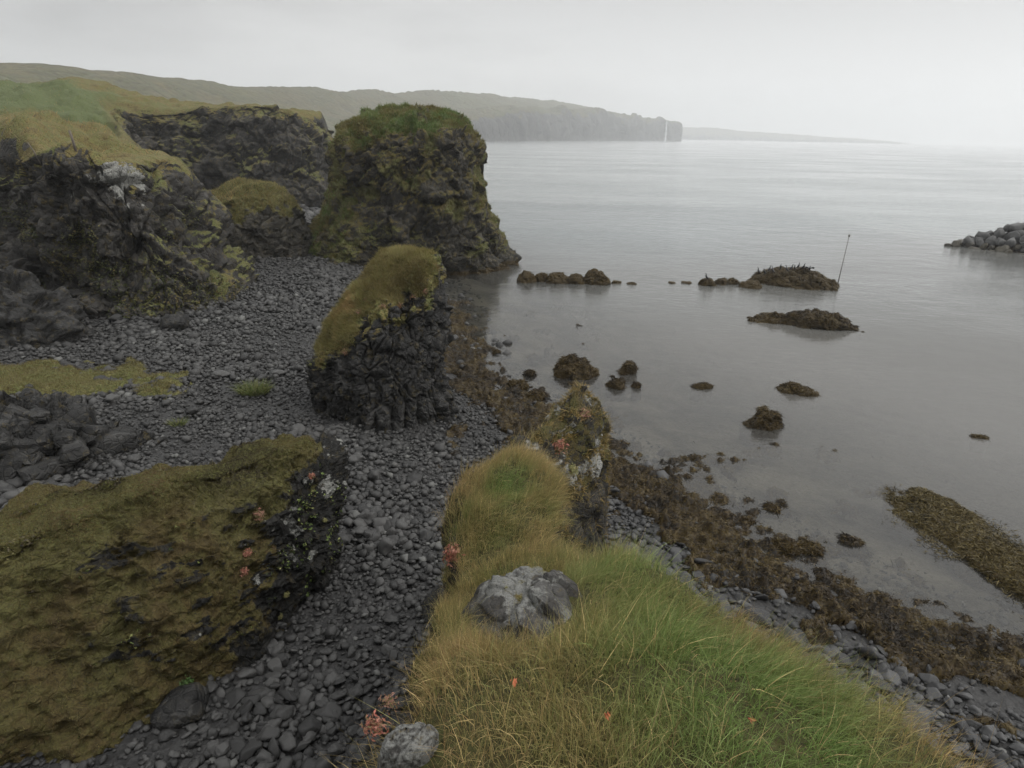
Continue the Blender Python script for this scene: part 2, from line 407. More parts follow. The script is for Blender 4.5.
for bx, by, ex, ey, ez, bd in CL:
    bd = np.array(bd) / np.hypot(*bd); zb = float(zbeach(np.array([bx]), np.array([by]))[0])
    rows[0].append((bx + (bx - ex) * .15, by + (by - ey) * .15, min(zb, 1.5) - 1.6))
    rows[1].append((bx, by, zb + .3))
    for k, (h, v_) in enumerate(((.30, .34), (.62, .70), (.93, .95))):
        rows[2 + k].append((bx + (ex - bx) * h, by + (ey - by) * h, zb + (ez - zb) * v_))
    for k, back in enumerate((.9, 5, 16, 40, 100, 260)):
        x, y = ex + bd[0] * back, ey + bd[1] * back
        zz = float(zplat(np.array(x), np.array(y)))
        rows[5 + k].append((x, y, zz if k > 0 else .75 * ez + .25 * zz))
CC = np.array(rows)
CA = cat_rom(CC, 330)
# denser columns where the cliff faces the beach
tcol = np.interp(np.linspace(0, 1, 1150), [0, .06, .72, .95, 1], [0, 2.2, 15.5, 23, 26]); B_ = CA.transpose(1, 0, 2); mcol = len(B_)
i = np.minimum(tcol.astype(int), mcol - 2); f = (tcol - i)[:, None, None]; g = lambda k: B_[np.clip(k, 0, mcol - 1)]
p0, p1, p2, p3 = g(i - 1), g(i), g(i + 1), g(i + 2)
CP = (.5 * (2 * p1 + (p2 - p0) * f + (2 * p0 - 5 * p1 + 4 * p2 - p3) * f ** 2 + (3 * p1 - p0 - 3 * p2 + p3) * f ** 3)).transpose(1, 0, 2)
N = gnorm(CP, False)
if np.median(N[170:220, 100:900, 2]) < 0: N = -N
flip = CP.shape
rowt = np.linspace(0, 10, 330)[:, None] * np.ones((1, CP.shape[1]))
face = sstep(.4, 1.2, rowt) * (1 - sstep(4.3, 5.3, rowt)); top = sstep(4.6, 6.2, rowt)
east = sstep(-20, -24, CP[..., 0]) * sstep(41, 47, CP[..., 1]) * sstep(86, 78, CP[..., 1])     # the grassy side of the gully
ff = face * (1 - .65 * east)
big = facet(CP, (.28, .28, .30), 31, .7, .8, .15); med = facet(CP, (.75, .75, .6), 33, .6, .7, .25); sml = facet(CP, (1.9, 1.9, 1.7), 35, .5, .6, .2)
CP = CP + N * (ff * ((big * 1.5 + med * .85 + sml * .4) * (1 - .6 * sstep(3.2, 4.2, rowt)) + fbm(CP, .15, 3, 3) * 1.0))[..., None]
CP[..., 2] += top * (fbm(CP, .05, 3, 12) * .9 * sstep(6, 8, rowt) + fbm(CP, .17, 3, 13) * 1.9 * sstep(110, 60, CP[..., 1]) + np.abs(fbm(CP, .4, 3, 14)) * .55)
N = gnorm(CP, False)
if np.median(N[170:220, 100:900, 2]) < 0: N = -N
nz = N[..., 2]
low = fbm(CP, .35, 4, 41); hi = fbm(CP, 1.2, 3, 42)
moss = sstep(.45, .78, nz) * (.25 + .75 * sstep(3.3, 4.6, rowt)) + .5 * east * sstep(.3, .6, nz) + .25 * sstep(.1, .5, low) * sstep(.2, .5, nz)
moss = np.maximum(moss, np.maximum(top, sstep(3.5, 4.1, rowt + .5 * hi)) * sstep(.2, .45, nz + .25 * hi)); moss = np.maximum(moss, .75 * east * sstep(.2, .5, nz + .2 * hi))
moss = moss + .4 * face * sstep(-23, -19.5, CP[..., 0]) * sstep(50, 44, CP[..., 1]) * sstep(-.2, .3, hi + low)      # plants down the corner of the cliff
moss = moss + face * sstep(84, 90, CP[..., 1]) * (.40 * sstep(-.05, .3, low) + .2) * sstep(.0, .4, nz + .3 * hi)
green = top * sstep(58, 74, CP[..., 1]) * sstep(-44, -52, CP[..., 0] + 3 * low) * sstep(104, 96, CP[..., 1] + 4 * low) * .95 + .45 * sstep(.1, .5, low) * face
lich = .95 * sstep(1.7, .5, np.linalg.norm((CP - [-22.2, 36.6, 9.3]) * [1, .6, .9], axis=-1) + .9 * hi) + ff * ((.34 + .35 * hi) * sstep(-27, -25.5, CP[..., 0]) * sstep(-21.5, -23.0, CP[..., 0]) * sstep(7.4, 8.8, CP[..., 2] + hi) * sstep(46, 40, CP[..., 1]) + .30 * sstep(90, 96, CP[..., 1]) * sstep(.05, .5, hi))
def finish(name, P, closed, mat, loc, moss, green=0, lich=0, weed=0, crust=.6, **kw):
    z = np.zeros(P.shape[:2])
    F = gfaces(P.shape[0], P.shape[1], closed)
    return mk(name, P, F, mat, loc, attrs={'moss': z + moss, 'green': z + green, 'lich': z + lich, 'weed': z + weed, 'crust': z + crust}, **kw)
O_CLIFF = finish('terrain', CP, False, M_CLIFF, (0, 0, 0), moss, green, lich, 0, .7, kind='structure')
CLIFF = (CP, N, moss * top)
print('cliff', time.time() - T0)

# ------------------------------------------------------------------ far hills and low land
def far_ridge(name, cols, label=None):
    """cols: (px, distance, top height, top set-back)"""
    R = [[] for _ in range(6)]
    for px, D, h, cl, back in cols:
        a = (px - 512) / F_PX * .927
        d = np.array([a, 1.0]); b = nrm(np.array([a * .5 - .25, 1.0])); p = d * D
        for k, (bk, zz) in enumerate(((0, -6), (0, 1), (.06, cl), (.45, cl + .35 * (h - cl)), (1, h), (2.2, h * .6))):
            q = p + b * bk * back
            R[k].append((q[0], q[1], zz))
    P = surf(np.array(R), 70, 420, False); N = gnorm(P, False)
    if N[40, 200, 2] < 0: N = -N
    rt = np.linspace(0, 5, 70)[:, None]
    fc = sstep(.8, 1.3, rt) * sstep(3.1, 2.2, rt)
    fc = fc * (1 - .9 * sstep(.86, .94, np.linspace(0, 1, 420)))[None, :]
    P = P + N * (fc * ((facet(P, .02, 71, .6, .8, .3) * 8 + fbm(P, .03, 3, 72) * 6) * np.clip(np.hypot(P[..., 0], P[..., 1]) / 1500, .12, 1)))[..., None]
    P[..., 2] += sstep(2.2, 3, rt) * (fbm(P, .006, 4, 73) * 5 + fbm(P, .03, 3, 74) * 3.5) * np.clip(np.hypot(P[..., 0], P[..., 1]) / 1300, .3, 1)
    N = gnorm(P, False)
    if N[40, 200, 2] < 0: N = -N
    finish(name, P, False, M_FAR, (0, 0, 0), sstep(.55, .85, N[..., 2]) * .9, .2 * fbm(P, .01, 3, 5), 0, 0, 0, kind='structure')
    return P
HP = far_ridge('hills', [(-520, 240, 48.3, 3, 200), (-200, 270, 49.5, 3, 200), (0, 310, 52.2, 4, 210), (100, 360, 54.5, 5, 230), (200, 440, 55.7, 6, 260), (300, 560, 56.1, 8, 300), (400, 760, 69.6, 14, 350), (470, 980, 83.0, 34, 380), (520, 1180, 92.5, 47, 400), (560, 1400, 97.1, 57, 420), (600, 1640, 96.6, 62, 420), (640, 1930, 75.6, 56, 330), (662, 2080, 65.8, 54, 250), (674, 2130, 64.5, 53, 220), (676.5, 2160, 61.3, 52, 200), (676, 2300, 51.8, 45, 100)])
far_ridge('hills.001', [(560, 3600, 70, 20, 300), (680, 3700, 66, 24, 300), (730, 3750, 60, 24, 300), (790, 3800, 46, 18, 300), (840, 3850, 30, 12, 300), (890, 3900, 12, 6, 200), (905, 3900, 3, 2, 100)])
# waterfall: a falling ribbon with thickness, proud of the sea cliff
m_fall = flat_mat('falling_water', (.42, .43, .43), .6)
def fall(px, D, top):
    d = np.array([(px - 512) / F_PX * .927, 1.0]) * D
    zs = np.linspace(0, top, 14); w = 2.0 + .8 * np.sin(zs * .4) + (top - zs) * .03; V = []
    for z_, w_ in zip(zs, w):
        off = -6 - (top - z_) * .05
        for dx, dy in ((-1, 0), (-.4, -1.6), (.4, -1.6), (1, 0), (.4, 1), (-.4, 1)): V.append((d[0] + dx * w_, d[1] + off + dy, z_))
    V = np.array(V).reshape(14, 6, 3)
    return mk('waterfall', V, gfaces(14, 6, True), m_fall, (d[0], d[1], 0), label='thin white waterfall dropping down the end of the distant sea cliff', cat='waterfall')
fall(659.5, 2040, 57)

# ------------------------------------------------------------------ stacks and boulders
def turf_on(name, P, N, w, n, closed, L, W, cols, parent=None, loc=(0, 0, 0), seed=1, lean_k=.5, tone=.5, seg=2, **kw):
    rng = np.random.default_rng(seed)
    p, nn = sample_grid(P, N, w, n, closed, rng)
    up = nrm(nn * .6 + np.array([0, 0, .8]) + .35 * rng.normal(size=(n, 3)))
    lean = nrm(np.stack([fbm(p, .8, 2, seed), fbm(p, .8, 2, seed + 7), np.full(n, -.4)], 1) + nn * .8 + .5 * rng.normal(size=(n, 3)))
    Ls = L * (.5 + rng.random(n)); B = .3 + .6 * rng.random(n)
    V, F, ix = blades(p - nn * .01, up, lean, Ls, W * (.6 + .8 * rng.random(n)), B, rng, seg)
    c = 1.75 * mixcol(cols, .5 + .42 * fbm(p, tone, 4, seed + 3) / .7 + .20 * rng.normal(size=n)) * (.75 + .5 * rng.random((n, 1)))
    return mk(name, V, F, M_GRASS, loc, parent, cols=c[ix], smooth=False, **kw)

OLIVE = [(.062, .050, .019), (.105, .084, .032), (.088, .090, .030), (.140, .098, .040)]
# mid stack
spec = [(-.6, -5.7, 25.1, 3.15, 2.7, 0), (.6, -5.75, 25.05, 3.05, 2.6, 0), (1.6, -5.75, 24.95, 2.95, 2.5, 0), (2.6, -5.75, 24.95, 2.85, 2.45, 0), (3.5, -5.45, 25.05, 2.72, 2.4, 0), (4.6, -5.25, 25.25, 2.38, 2.2, 0), (5.6, -4.98, 25.55, 1.95, 1.85, 0),
        (6.4, -4.75, 25.9, 1.62, 1.4, 0), (6.95, -4.6, 26.1, 1.36, 1.1, 0), (7.2, -4.55, 26.2, 1.0, .75, 0), (7.28, -4.5, 26.2, .04, .04, 0)]
def stack(name, spec, nr, nc, mat, loc, fs, amp, seed, mossf, wob=.12, flute=None, power=None, **kw):
    C = rings(spec, 18, wob, seed); P = surf(C, nr, nc, True); N = gnorm(P, True)
    Nz0 = N[..., 2].copy()
    soft = mossf(P, N)                               # where turf lies the rock is smooth
    r = 1 - .8 * np.clip(soft, 0, 1)
    d = r * (facet(P, np.array([1, 1, .85]) * fs, seed, .7, .8, .2) * amp + facet(P, np.array([1, 1, .9]) * fs * 2.6, seed + 5, .6, .8, .3) * amp * .40 + facet(P, fs * 6.0, seed + 6, .6, .7, .3) * amp * .15) + fbm(P, fs * .6, 3, seed + 8) * amp * .5 * (1 - .5 * soft) + soft * (fbm(P, fs * 2.2, 4, seed + 2) * amp * .32 + amp * .25 * (.5 - worley(P * fs * 2.4, seed + 4)[0]))
    if flute is not None: d = d + flute(P)
    fade = np.ones(nr); fade[-6:] = np.linspace(1, 0, 6)
    P = P + N * (d * fade[:, None])[..., None]
    N = gnorm(P, True)
    return P, N, soft
def moss_mid(P, N):
    ln = np.interp(P[..., 0], [-8.8, -7.6, -6.9, -6.0, -5, -3.6, -2.9], [3.3, 3.4, 4.1, 5.0, 5.35, 5.6, 6.6]) + .4 * fbm(P, .9, 3, 7) + .42 * fbm(P, 2.6, 3, 17)
    ln = np.where(P[..., 1] > 26, ln + .8, ln)
    return sstep(-.25, .2, P[..., 2] - ln) * sstep(-3.25, -3.75, P[..., 0] + .35 * fbm(P, 1.5, 3, 6))
def flute_mid(P):
    ang = np.arctan2(P[..., 1] - 25, P[..., 0] + 5.7); k = ang * 13 + .8 * P[..., 2] * .55 + fbm(P, .4, 2, 4) * 1.2
    return sstep(2.4, 1.2, P[..., 2]) * sstep(-2.1, -1.6, ang) * sstep(.1, -.3, ang) * (np.abs(np.sin(k)) ** .6 - .6) * .42 + (1 - sstep(2.2, 1.4, P[..., 2])) * (1 - np.clip(moss_mid(P, None), 0, 1)) * facet(P, (1.9, 1.9, 1.6), 303, .55, .9, .6) * .30
P, N, soft = stack('sea_stack', spec, 360, 640, M_STACK, None, 1.0, .30, 101, moss_mid, flute=flute_mid)
O_MID = finish('sea_stack', P, True, M_STACK, (-5.7, 25, 1), np.maximum(soft * 1.1, sstep(-1.1, -.1, P[..., 2] - np.interp(P[..., 0], [-8.8, -7.6, -6.9, -6.0, -5, -3.6, -2.9], [3.3, 3.4, 4.1, 5.0, 5.35, 5.6, 6.6])) * (.30 + .75 * fbm(P, 1.8, 4, 27))) + .12 * sstep(.35, .7, N[..., 2]), .35 * sstep(.0, .5, fbm(P, .7, 3, 9)), .2 * sstep(2.2, 1.0, P[..., 2]), 0, .5,
               label='rugged dark basalt stack with a sloping olive turf cap standing on the cobble beach', cat='sea stack')
MID = (P, N, soft)
turf_on('turf', P, N, soft ** 2, 60000, True, .17, .016, OLIVE, O_MID, (-5.7, 25, 1), 5, tone=.7)
# big stack
spec = [(-1.6, -9.6, 62, 10.6, 9.4, 0), (0, -10.2, 62, 10.2, 8.9, 0), (1.6, -10.8, 62, 9.7, 8.6, 0), (3.4, -11.1, 62, 9.1, 8.2, 0), (6, -10.5, 62.2, 7.8, 7.4, 0), (9, -10.2, 62.4, 7.2, 6.9, 0), (11.0, -10.1, 62.6, 6.95, 6.6, 0), (12.3, -9.95, 63.0, 6.0, 5.7, 0),
        (13.1, -9.8, 63.4, 4.8, 4.7, 0), (13.6, -9.8, 63.6, 3.2, 3.2, 0), (13.9, -9.6, 63.8, 1.6, 1.5, 0), (14.0, -9.6, 63.8, .05, .05, 0)]
def moss_big(P, N):
    w = fbm(P, .35, 4, 61)
    cap = sstep(11.3, 12.6, P[..., 2] + 1.6 * w + 1.2 * fbm(P, 1.1, 3, 65))
    left = sstep(6.4, 4.6, P[..., 2] + 1.5 * w) * sstep(-12.8, -15.2, P[..., 0] + 1.5 * w) * sstep(.5, 1.4, P[..., 2])
    return np.maximum(cap, left * (.45 + .5 * sstep(-.1, .3, fbm(P, .8, 3, 66))))
P, N, soft = stack('sea_stack', spec, 300, 520, M_BIG, None, .55, .95, 131, moss_big, wob=.10)
w = fbm(P, .55, 4, 62)
mossb = np.maximum(soft * 1.05, .40 + .55 * w + .5 * sstep(.25, .6, N[..., 2]) - .35 * sstep(1.2, -3, P[..., 0]) * sstep(6, 3, P[..., 2]) - .5 * sstep(2.2, .8, P[..., 2]))
O_BIG = finish('sea_stack', P, True, M_BIG, (-9.8, 62, 0), mossb, np.clip(.75 * soft * sstep(12, 13.5, P[..., 2]) + .35 * sstep(0, .5, w), 0, 1), .22 * sstep(.1, .6, w), sstep(.55, .2, P[..., 2]), .9,
               label='tall broad rock stack with a green grass crown at the edge of the sea', cat='sea stack')
turf_on('turf', P, N, sstep(.7, 1, mossb) * (.2 + soft), 60000, True, .26, .05, [(.05, .042, .012), (.075, .060, .017), (.055, .072, .018), (.045, .072, .018)], O_BIG, (-9.8, 62, 0), 6, tone=.35)

def boulder(name, spec, nr, nc, mat, loc, fs, amp, seed, mossf, wob=.15, green=.2, lich=.0, weed=None, crust=.5, parent=None, lump=0, **kw):
    P, N, soft = stack(name, spec, nr, nc, mat, loc, fs, amp, seed, mossf, wob)
    if lump:
        F1, F2, Rr, _, _ = worley(P * 1.9, seed + 3); P = P + N * ((.75 - F1) * (.3 + Rr) * lump)[..., None]; N = gnorm(P, True)
    wd = weed(P) if weed else 0
    lf = lich(P, N) if callable(lich) else lich
    o = finish(name, P, True, mat, loc, soft + .1 * sstep(.4, .8, N[..., 2]), green, lf, wd, crust, parent=parent, **kw)
    return o, P, N, soft
# cove boulder below the grassy gully
sp = [(.6, -24, 57.6, 5.0, 4.0, -20), (1.8, -24, 57.6, 4.8, 3.9, -20), (3, -24.1, 57.6, 4.75, 3.8, -20), (4.6, -24.2, 57.8, 4.4, 3.5, -20), (6, -24.0, 58, 3.5, 2.9, -20), (7, -23.8, 58.2, 2.4, 2.0, -20), (7.5, -23.7, 58.3, 1.2, 1.0, -20), (7.6, -23.7, 58.3, .05, .05, 0)]
mf = lambda P, N: sstep(4.2, 5.4, P[..., 2] + .9 * fbm(P, .6, 3, 3) + 1.1 * fbm(P, 1.6, 3, 13) + .22 * (P[..., 0] + 24) * -1)
O_COVE, P, N, soft = boulder('boulder', sp, 170, 260, M_BIG, (-24, 57.6, 1.8), .6, .6, 151, mf, lich=.1, label='huge round topped boulder with mossy cap below the grassy gully', cat='boulder')
turf_on('turf', P, N, soft ** 2, 12000, True, .2, .04, OLIVE, O_COVE, (-24, 57.6, 1.8), 7)
# dark outcrops at the left
sp = [(.8, -26.6, 30, 4.2, 3, 20), (2, -26.6, 30, 3.8, 2.7, 20), (3.4, -26.8, 30.2, 3.0, 2.2, 20), (4.6, -27.2, 30.5, 2.0, 1.5, 20), (5.2, -27.3, 30.6, .8, .7, 20), (5.3, -27.3, 30.6, .04, .04, 0)]
no = lambda P, N: 0 * P[..., 2]
boulder('rock_outcrop', sp, 140, 200, M_STACK, (-26.6, 30, 1.8), .8, .75, 161, no, label='dark craggy rock outcrop at the foot of the overhanging cliff', cat='rock outcrop')

# blocky basalt outcrop: angular blocks fused into one body
def block(c, dims, yaw, tilt, seed, sub=3):
    V, F = ICO[sub]; d = V / np.max(np.abs(V), 1, keepdims=True) ** .86       # near-cube
    d = d + .16 * fbm(d + seed * 3.1, .9, 2, seed)[:, None] * d
    for k in range(3):                                                              # broken corners
        r = np.random.default_rng(seed * 7 + k); q = nrm(r.normal(size=3)); ex = np.clip(d @ q - (.78 + .2 * r.random()), 0, None); d = d - ex[:, None] * q
    d = d * np.array(dims) / 2
    cy, sy = math.cos(yaw), math.sin(yaw); ct, st_ = math.cos(tilt), math.sin(tilt)
    R = np.array([[cy, -sy, 0], [sy, cy, 0], [0, 0, 1]]) @ np.array([[1, 0, 0], [0, ct, -st_], [0, st_, ct]])
    return d @ R.T + np.array(c), F
def mesh_join(parts):
    V, F, o = [], [], 0
    for v, f in parts: V.append(v); F.append(f + o); o += len(v)
    return np.concatenate(V), np.concatenate(F)
rb = np.random.default_rng(4); root_loc = (-15.6, 18.4, 1.5)
V0, N0, s0 = None, None, None
sp = [(.6, -16, 18.6, 3.5, 2.3, 12), (1.6, -16, 18.6, 3.0, 2.0, 12), (2.2, -16.4, 18.7, 2.4, 1.6, 12), (2.8, -16.9, 18.8, 1.6, 1.1, 12), (3.1, -17, 18.9, .7, .5, 12), (3.15, -17, 18.9, .04, .04, 0)]
O_OUT, P, N, soft = boulder('basalt_outcrop', sp, 160, 240, M_STACK, root_loc, .95, .95, 171, no, label='blocky broken basalt outcrop beside the mossy slope of the great boulder', cat='rock outcrop')
for k in range(34):
    a = rb.random() * 6.28; rr = .2 + .75 * rb.random(); x, y = -15.9 + 2.6 * rr * math.cos(a), 18.3 + 1.7 * rr * math.sin(a); z = 1.6 + (1 - rr) * 1.75 + .2 * rb.random()
    s_ = .5 + .6 * rb.random(); v, f = block((x, y, z), (s_ * 1.35, s_, s_ * .75), rb.random() * 3, .5 * rb.normal(), 40 + k)
    mk('block', v, f, M_STACK, root_loc, O_OUT, attrs={'lich': np.full(len(v), .1), 'moss': np.zeros(len(v)), 'crust': np.full(len(v), .3)}, smooth=False)

# ------------------------------------------------------------------ the great mossy boulder
base = np.array([(-4.75, 13.7), (-4.75, 12.6), (-5.2, 10.8), (-6.0, 8.9), (-8.0, 7.6), (-11.5, 6.0), (-16, 5.5), (-14.5, 10.2), (-9.6, 12.6), (-5.5, 14.7)])
rid = np.array([(-5.0, 13.2, 4.75), (-5.1, 12.95, 4.9), (-5.6, 12.7, 5.0), (-6.8, 11.6, 5.05), (-8.0, 10.45, 5.0), (-10.5, 8.3, 4.7), (-13, 7.5, 4.4), (-12, 9.1, 4.65), (-8.6, 10.9, 5.0), (-5.4, 13.5, 4.95)])
over = np.array([.9, 1.0, .55, .12, 0, 0, 0, .5, .7, .8])       # 1 = steep or overhanging side
rws = []
for tt in (0, .1, .25, .45, .65, .82, .94, 1.0):
    hz = tt ** (1.0 + 1.6 * over); vz = tt ** (1.0 - .35 * over)
    out = (.50 * over ** 2 + .12 * over) * np.sin(np.pi * min(tt * 1.15, 1)) ** .8
    cen = base.mean(0); od = nrm(base - rid[:, :2])
    xy = base + (rid[:, :2] - base) * hz[:, None] + od * out[:, None]
    zb = 1.3 + 0 * over
    rws.append(np.concatenate([xy, (zb + (rid[:, 2] - zb) * vz + .40 * (1 - over) * np.sin(np.pi * tt))[:, None]], 1))
ax0, ax1 = np.array([-5.35, 13.15]), np.array([-12.6, 8.2]); ad = ax1 - ax0
tt = np.clip(((rid[:, :2] - ax0) @ ad) / (ad @ ad), 0, 1)
axp = np.concatenate([ax0 + tt[:, None] * ad, rid[:, 2:] + .05], 1); rws.append(np.concatenate([(axp[:, :2] + rid[:, :2]) / 2, rid[:, 2:] + .03], 1)); rws.append(axp)
P = surf(np.array(rws), 300, 640, True)
q_ = np.clip(((P[-1, :, :2] - ax0) @ ad) / (ad @ ad), 0, 1); P[-1, :, :2] = ax0 + q_[:, None] * ad; P[-1, :, 2] = 3.92 - .38 * q_ ** 1.5
N = gnorm(P, True); fdm = (np.clip((299 - np.arange(300)) / 70., 0, 1) ** 1.2)[:, None]
sl = fbm(P, .6, 4, 201)
endf = sstep(-5.7, -5.0, P[..., 0] + .6 * fbm(P, 1.1, 4, 203) - .22 * (P[..., 2] - 2.6)) * sstep(4.95, 4.5, P[..., 2])
crk = sstep(.16, .36, fbm(P * np.array([.7, 1, 2.4]), 2.0, 5, 205, .65)) * sstep(2.0, 2.6, P[..., 2]) * sstep(-9.5, -6.3, P[..., 0] + 1.5 * sl) * sstep(4.7, 4.2, P[..., 2]) * .95
low_edge = sstep(1.9, 1.35, P[..., 2] + .3 * sl) * sstep(-6.5, -5.2, P[..., 0])
bare = np.clip(endf + .9 * crk + low_edge, 0, 1)
P = P + N * (fdm * (bare * (facet(P, 1.3, 207, .6, .7, .3) * .24 + facet(P, 3.4, 208, .5, .6, .3) * .16) + fbm(P, .5, 3, 209) * .42 + (1 - bare) * (fbm(P, 1.5, 4, 210) * .20 + .14 * (.6 - worley(P * 2.6, 219)[0]) + np.abs(fbm(P, 5.5, 3, 211)) * .10) - crk * .12))[..., None]
# close the crest smoothly
qb = np.clip(((P[-45, :, :2] - ax0) @ ad) / (ad @ ad), 0, 1); qs = np.linspace(0, 1, 24); zc = np.array([np.average(P[-45, :, 2], weights=np.exp(-((qb - v) / .05) ** 2) + 1e-9) for v in qs])
P[-1, :, 2] = np.interp(q_, qs, zc) + .06
for k in range(1, 44): P[-45 + k] = P[-45] + (P[-1] - P[-45]) * (k / 44.)
N = gnorm(P, True)
mossm = 1.0 - .95 * bare + .15 * sl
O_MOSSY = finish('mossy_boulder', P, True, M_MOSSY, (-9.5, 11.5, 1.2), mossm, np.clip(.5 * sstep(.0, .5, fbm(P, .5, 3, 213)) + 1.0 * sstep(4.55, 5.0, P[..., 2] + .2 * sl), 0, 1), .75 * bare * sstep(.1, .45, fbm(P, 2.6, 3, 214)) * sstep(2.2, 2.8, P[..., 2]), 0, .3,  # green: olive moss patches, plus a lighter crest with light from above painted in
                 label='great sloping boulder covered in brown and olive moss with a dark overhanging end', cat='boulder')
MOSSY = (P, N, mossm)
ridgew = sstep(4.45, 4.9, P[..., 2]) * sstep(.4, .8, mossm)
turf_on('turf', P, N, sstep(.5, .9, mossm) * (.35 + 2.2 * ridgew), 170000, True, .065, .009, [(.010, .007, .004), (.028, .020, .008), (.045, .038, .013), (.074, .064, .021), (.050, .033, .014)], O_MOSSY, (-9.5, 11.5, 1.2), 8, tone=.8)
print('mossy', time.time() - T0)

# ------------------------------------------------------------------ the grassy headland in front and its rock fin
ST = [  # left edge, middle, right edge, left flare, right flare
    ((-2.6, -3, 10.3), (0, -3, 10.5), (2.6, -3, 10.2), 2.2, 2.4), ((-1.0, -.2, 10.15), (.3, -.2, 10.35), (2.1, -.2, 9.9), 1.6, 2.0), ((-.42, 1.35, 9.95), (.5, 1.45, 10.05), (1.78, 1.6, 9.62), 1.0, 1.6), ((-.38, 2.2, 9.5), (.5, 2.3, 9.75), (1.60, 2.3, 9.42), .8, 1.3),
    ((-.36, 3.1, 8.95), (.45, 3.2, 9.32), (1.34, 3.1, 9.18), .7, 1.0), ((-.42, 3.8, 8.4), (.28, 3.85, 8.8), (.85, 3.75, 8.95), .7, .8), ((-.52, 4.8, 7.9), (-.02, 4.9, 8.2), (.48, 4.85, 8.15), .6, .6), ((-.56, 5.9, 7.9), (-.02, 5.95, 8.2), (.54, 5.9, 8.05), .6, .6),
    ((-.5, 7.0, 7.8), (.05, 7.1, 8.15), (.58, 7.0, 7.9), .6, .5), ((-.15, 8.3, 7.1), (.3, 8.3, 7.45), (.62, 8.15, 6.9), .6, .3), ((.05, 9.5, 6.9), (.62, 9.45, 6.95), (1.42, 9.15, 5.3), .6, .25), ((.5, 10.6, 6.5), (1.1, 10.45, 7.2), (1.70, 10.15, 6.5), .6, .25), ((.9, 11.6, 6.4), (1.38, 11.7, 7.2), (1.86, 11.4, 6.6), .6, .3),
    ((1.2, 12.4, 4.6), (1.55, 12.45, 5.0), (1.9, 12.2, 4.8), .5, .3), ((1.2, 12.9, 1.5), (1.6, 13.0, 1.7), (2.1, 12.8, 1.5), .5, .4), ((1.2, 13.2, -.5), (1.6, 13.3, -.5), (2.1, 13.1, -.5), .5, .4)]
R = []
for l, mdl, r, fl, fr_ in ST:
    l, mdl, r = map(np.array, (l, mdl, r)); zb = -.6
    bl = np.array([l[0] - fl, l[1], zb]); br = np.array([r[0] + fr_, r[1], zb])
    R.append([bl, l + (bl - l) * [.75, 1, .7], l + (bl - l) * [.4, 1, .35], l + (bl - l) * [.12, 1, .09], l, (l + mdl) / 2 + [0, 0, .06], mdl, (r + mdl) / 2 + [0, 0, .06], r, r + (br - r) * [.12, 1, .09], r + (br - r) * [.4, 1, .35], r + (br - r) * [.75, 1, .7], br])
P = surf(np.array(R), 420, 300, False); N = gnorm(P, False)
if N[60, 150, 2] < 0: N = -N
steep = sstep(.75, .35, N[..., 2]); yy = P[..., 1]
finz = sstep(6.9, 7.9, yy)
P = P + N * (steep * (facet(P, (1.5, 1.5, 1.1), 301, .6, .7, .3) * .26 + facet(P, 4., 302, .5, .6, .3) * .10) + (1 - steep) * (fbm(P, 1.1, 3, 303) * .10 + finz * (facet(P, 2.4, 304, .6, .7, .25) * .20 + facet(P, 6., 314, .5, .6, .3) * .06)))[..., None]
N = gnorm(P, False)
if N[60, 150, 2] < 0: N = -N
nz = N[..., 2]; fn = fbm(P, 1.6, 4, 305)
mossh = sstep(.35, .6, nz) + .4 * finz * sstep(-.1, .35, fn)
mossh = np.where(finz > .5, np.minimum(mossh, .36 + .75 * fn), mossh)
P[..., 2] -= .16 * np.exp(-((P[..., 0] - .12) / .38) ** 2 - ((P[..., 1] - 2.75) / .42) ** 2) * sstep(.4, .7, N[..., 2])
O_HEAD = finish('headland', P, False, M_SOIL, (0, 0, 0), mossh, .3 * (1 - finz), steep * .32 + finz * .8 * sstep(-.05, .4, fbm(P, 2.4, 3, 315)) * sstep(5.8, 6.6, P[..., 2]), 0, 1, kind='structure')
HEAD = (P, N)
# long grass
rg = np.random.default_rng(21)
wgt = sstep(.30, .55, nz) * sstep(-.6, .2, yy) * (1 - .93 * sstep(7.0, 7.6, yy)) * np.clip(1.6 - .1 * yy, .3, 2) 
ROCK_C = np.array([.10, 3.12])
d_rock = np.hypot((P[..., 0] - .11) / .40, (P[..., 1] - 3.0) / .50)
d_fr = np.hypot((P[..., 0] - .12) / .30, (P[..., 1] - 2.42) / .16); wgt = wgt * sstep(.75, 1.05, d_rock) * (.12 + .88 * sstep(.7, 1.1, d_fr)) * sstep(.7, 1.1, np.hypot((P[..., 0] + .33) / .15, (P[..., 1] - 1.42) / .17))
n = 230000
p, nn = sample_grid(P, N, wgt * (.35 + sstep(-.35, .25, fbm(P, 3.2, 3, 333))), n, False, rg)
x, y = p[:, 0], p[:, 1]
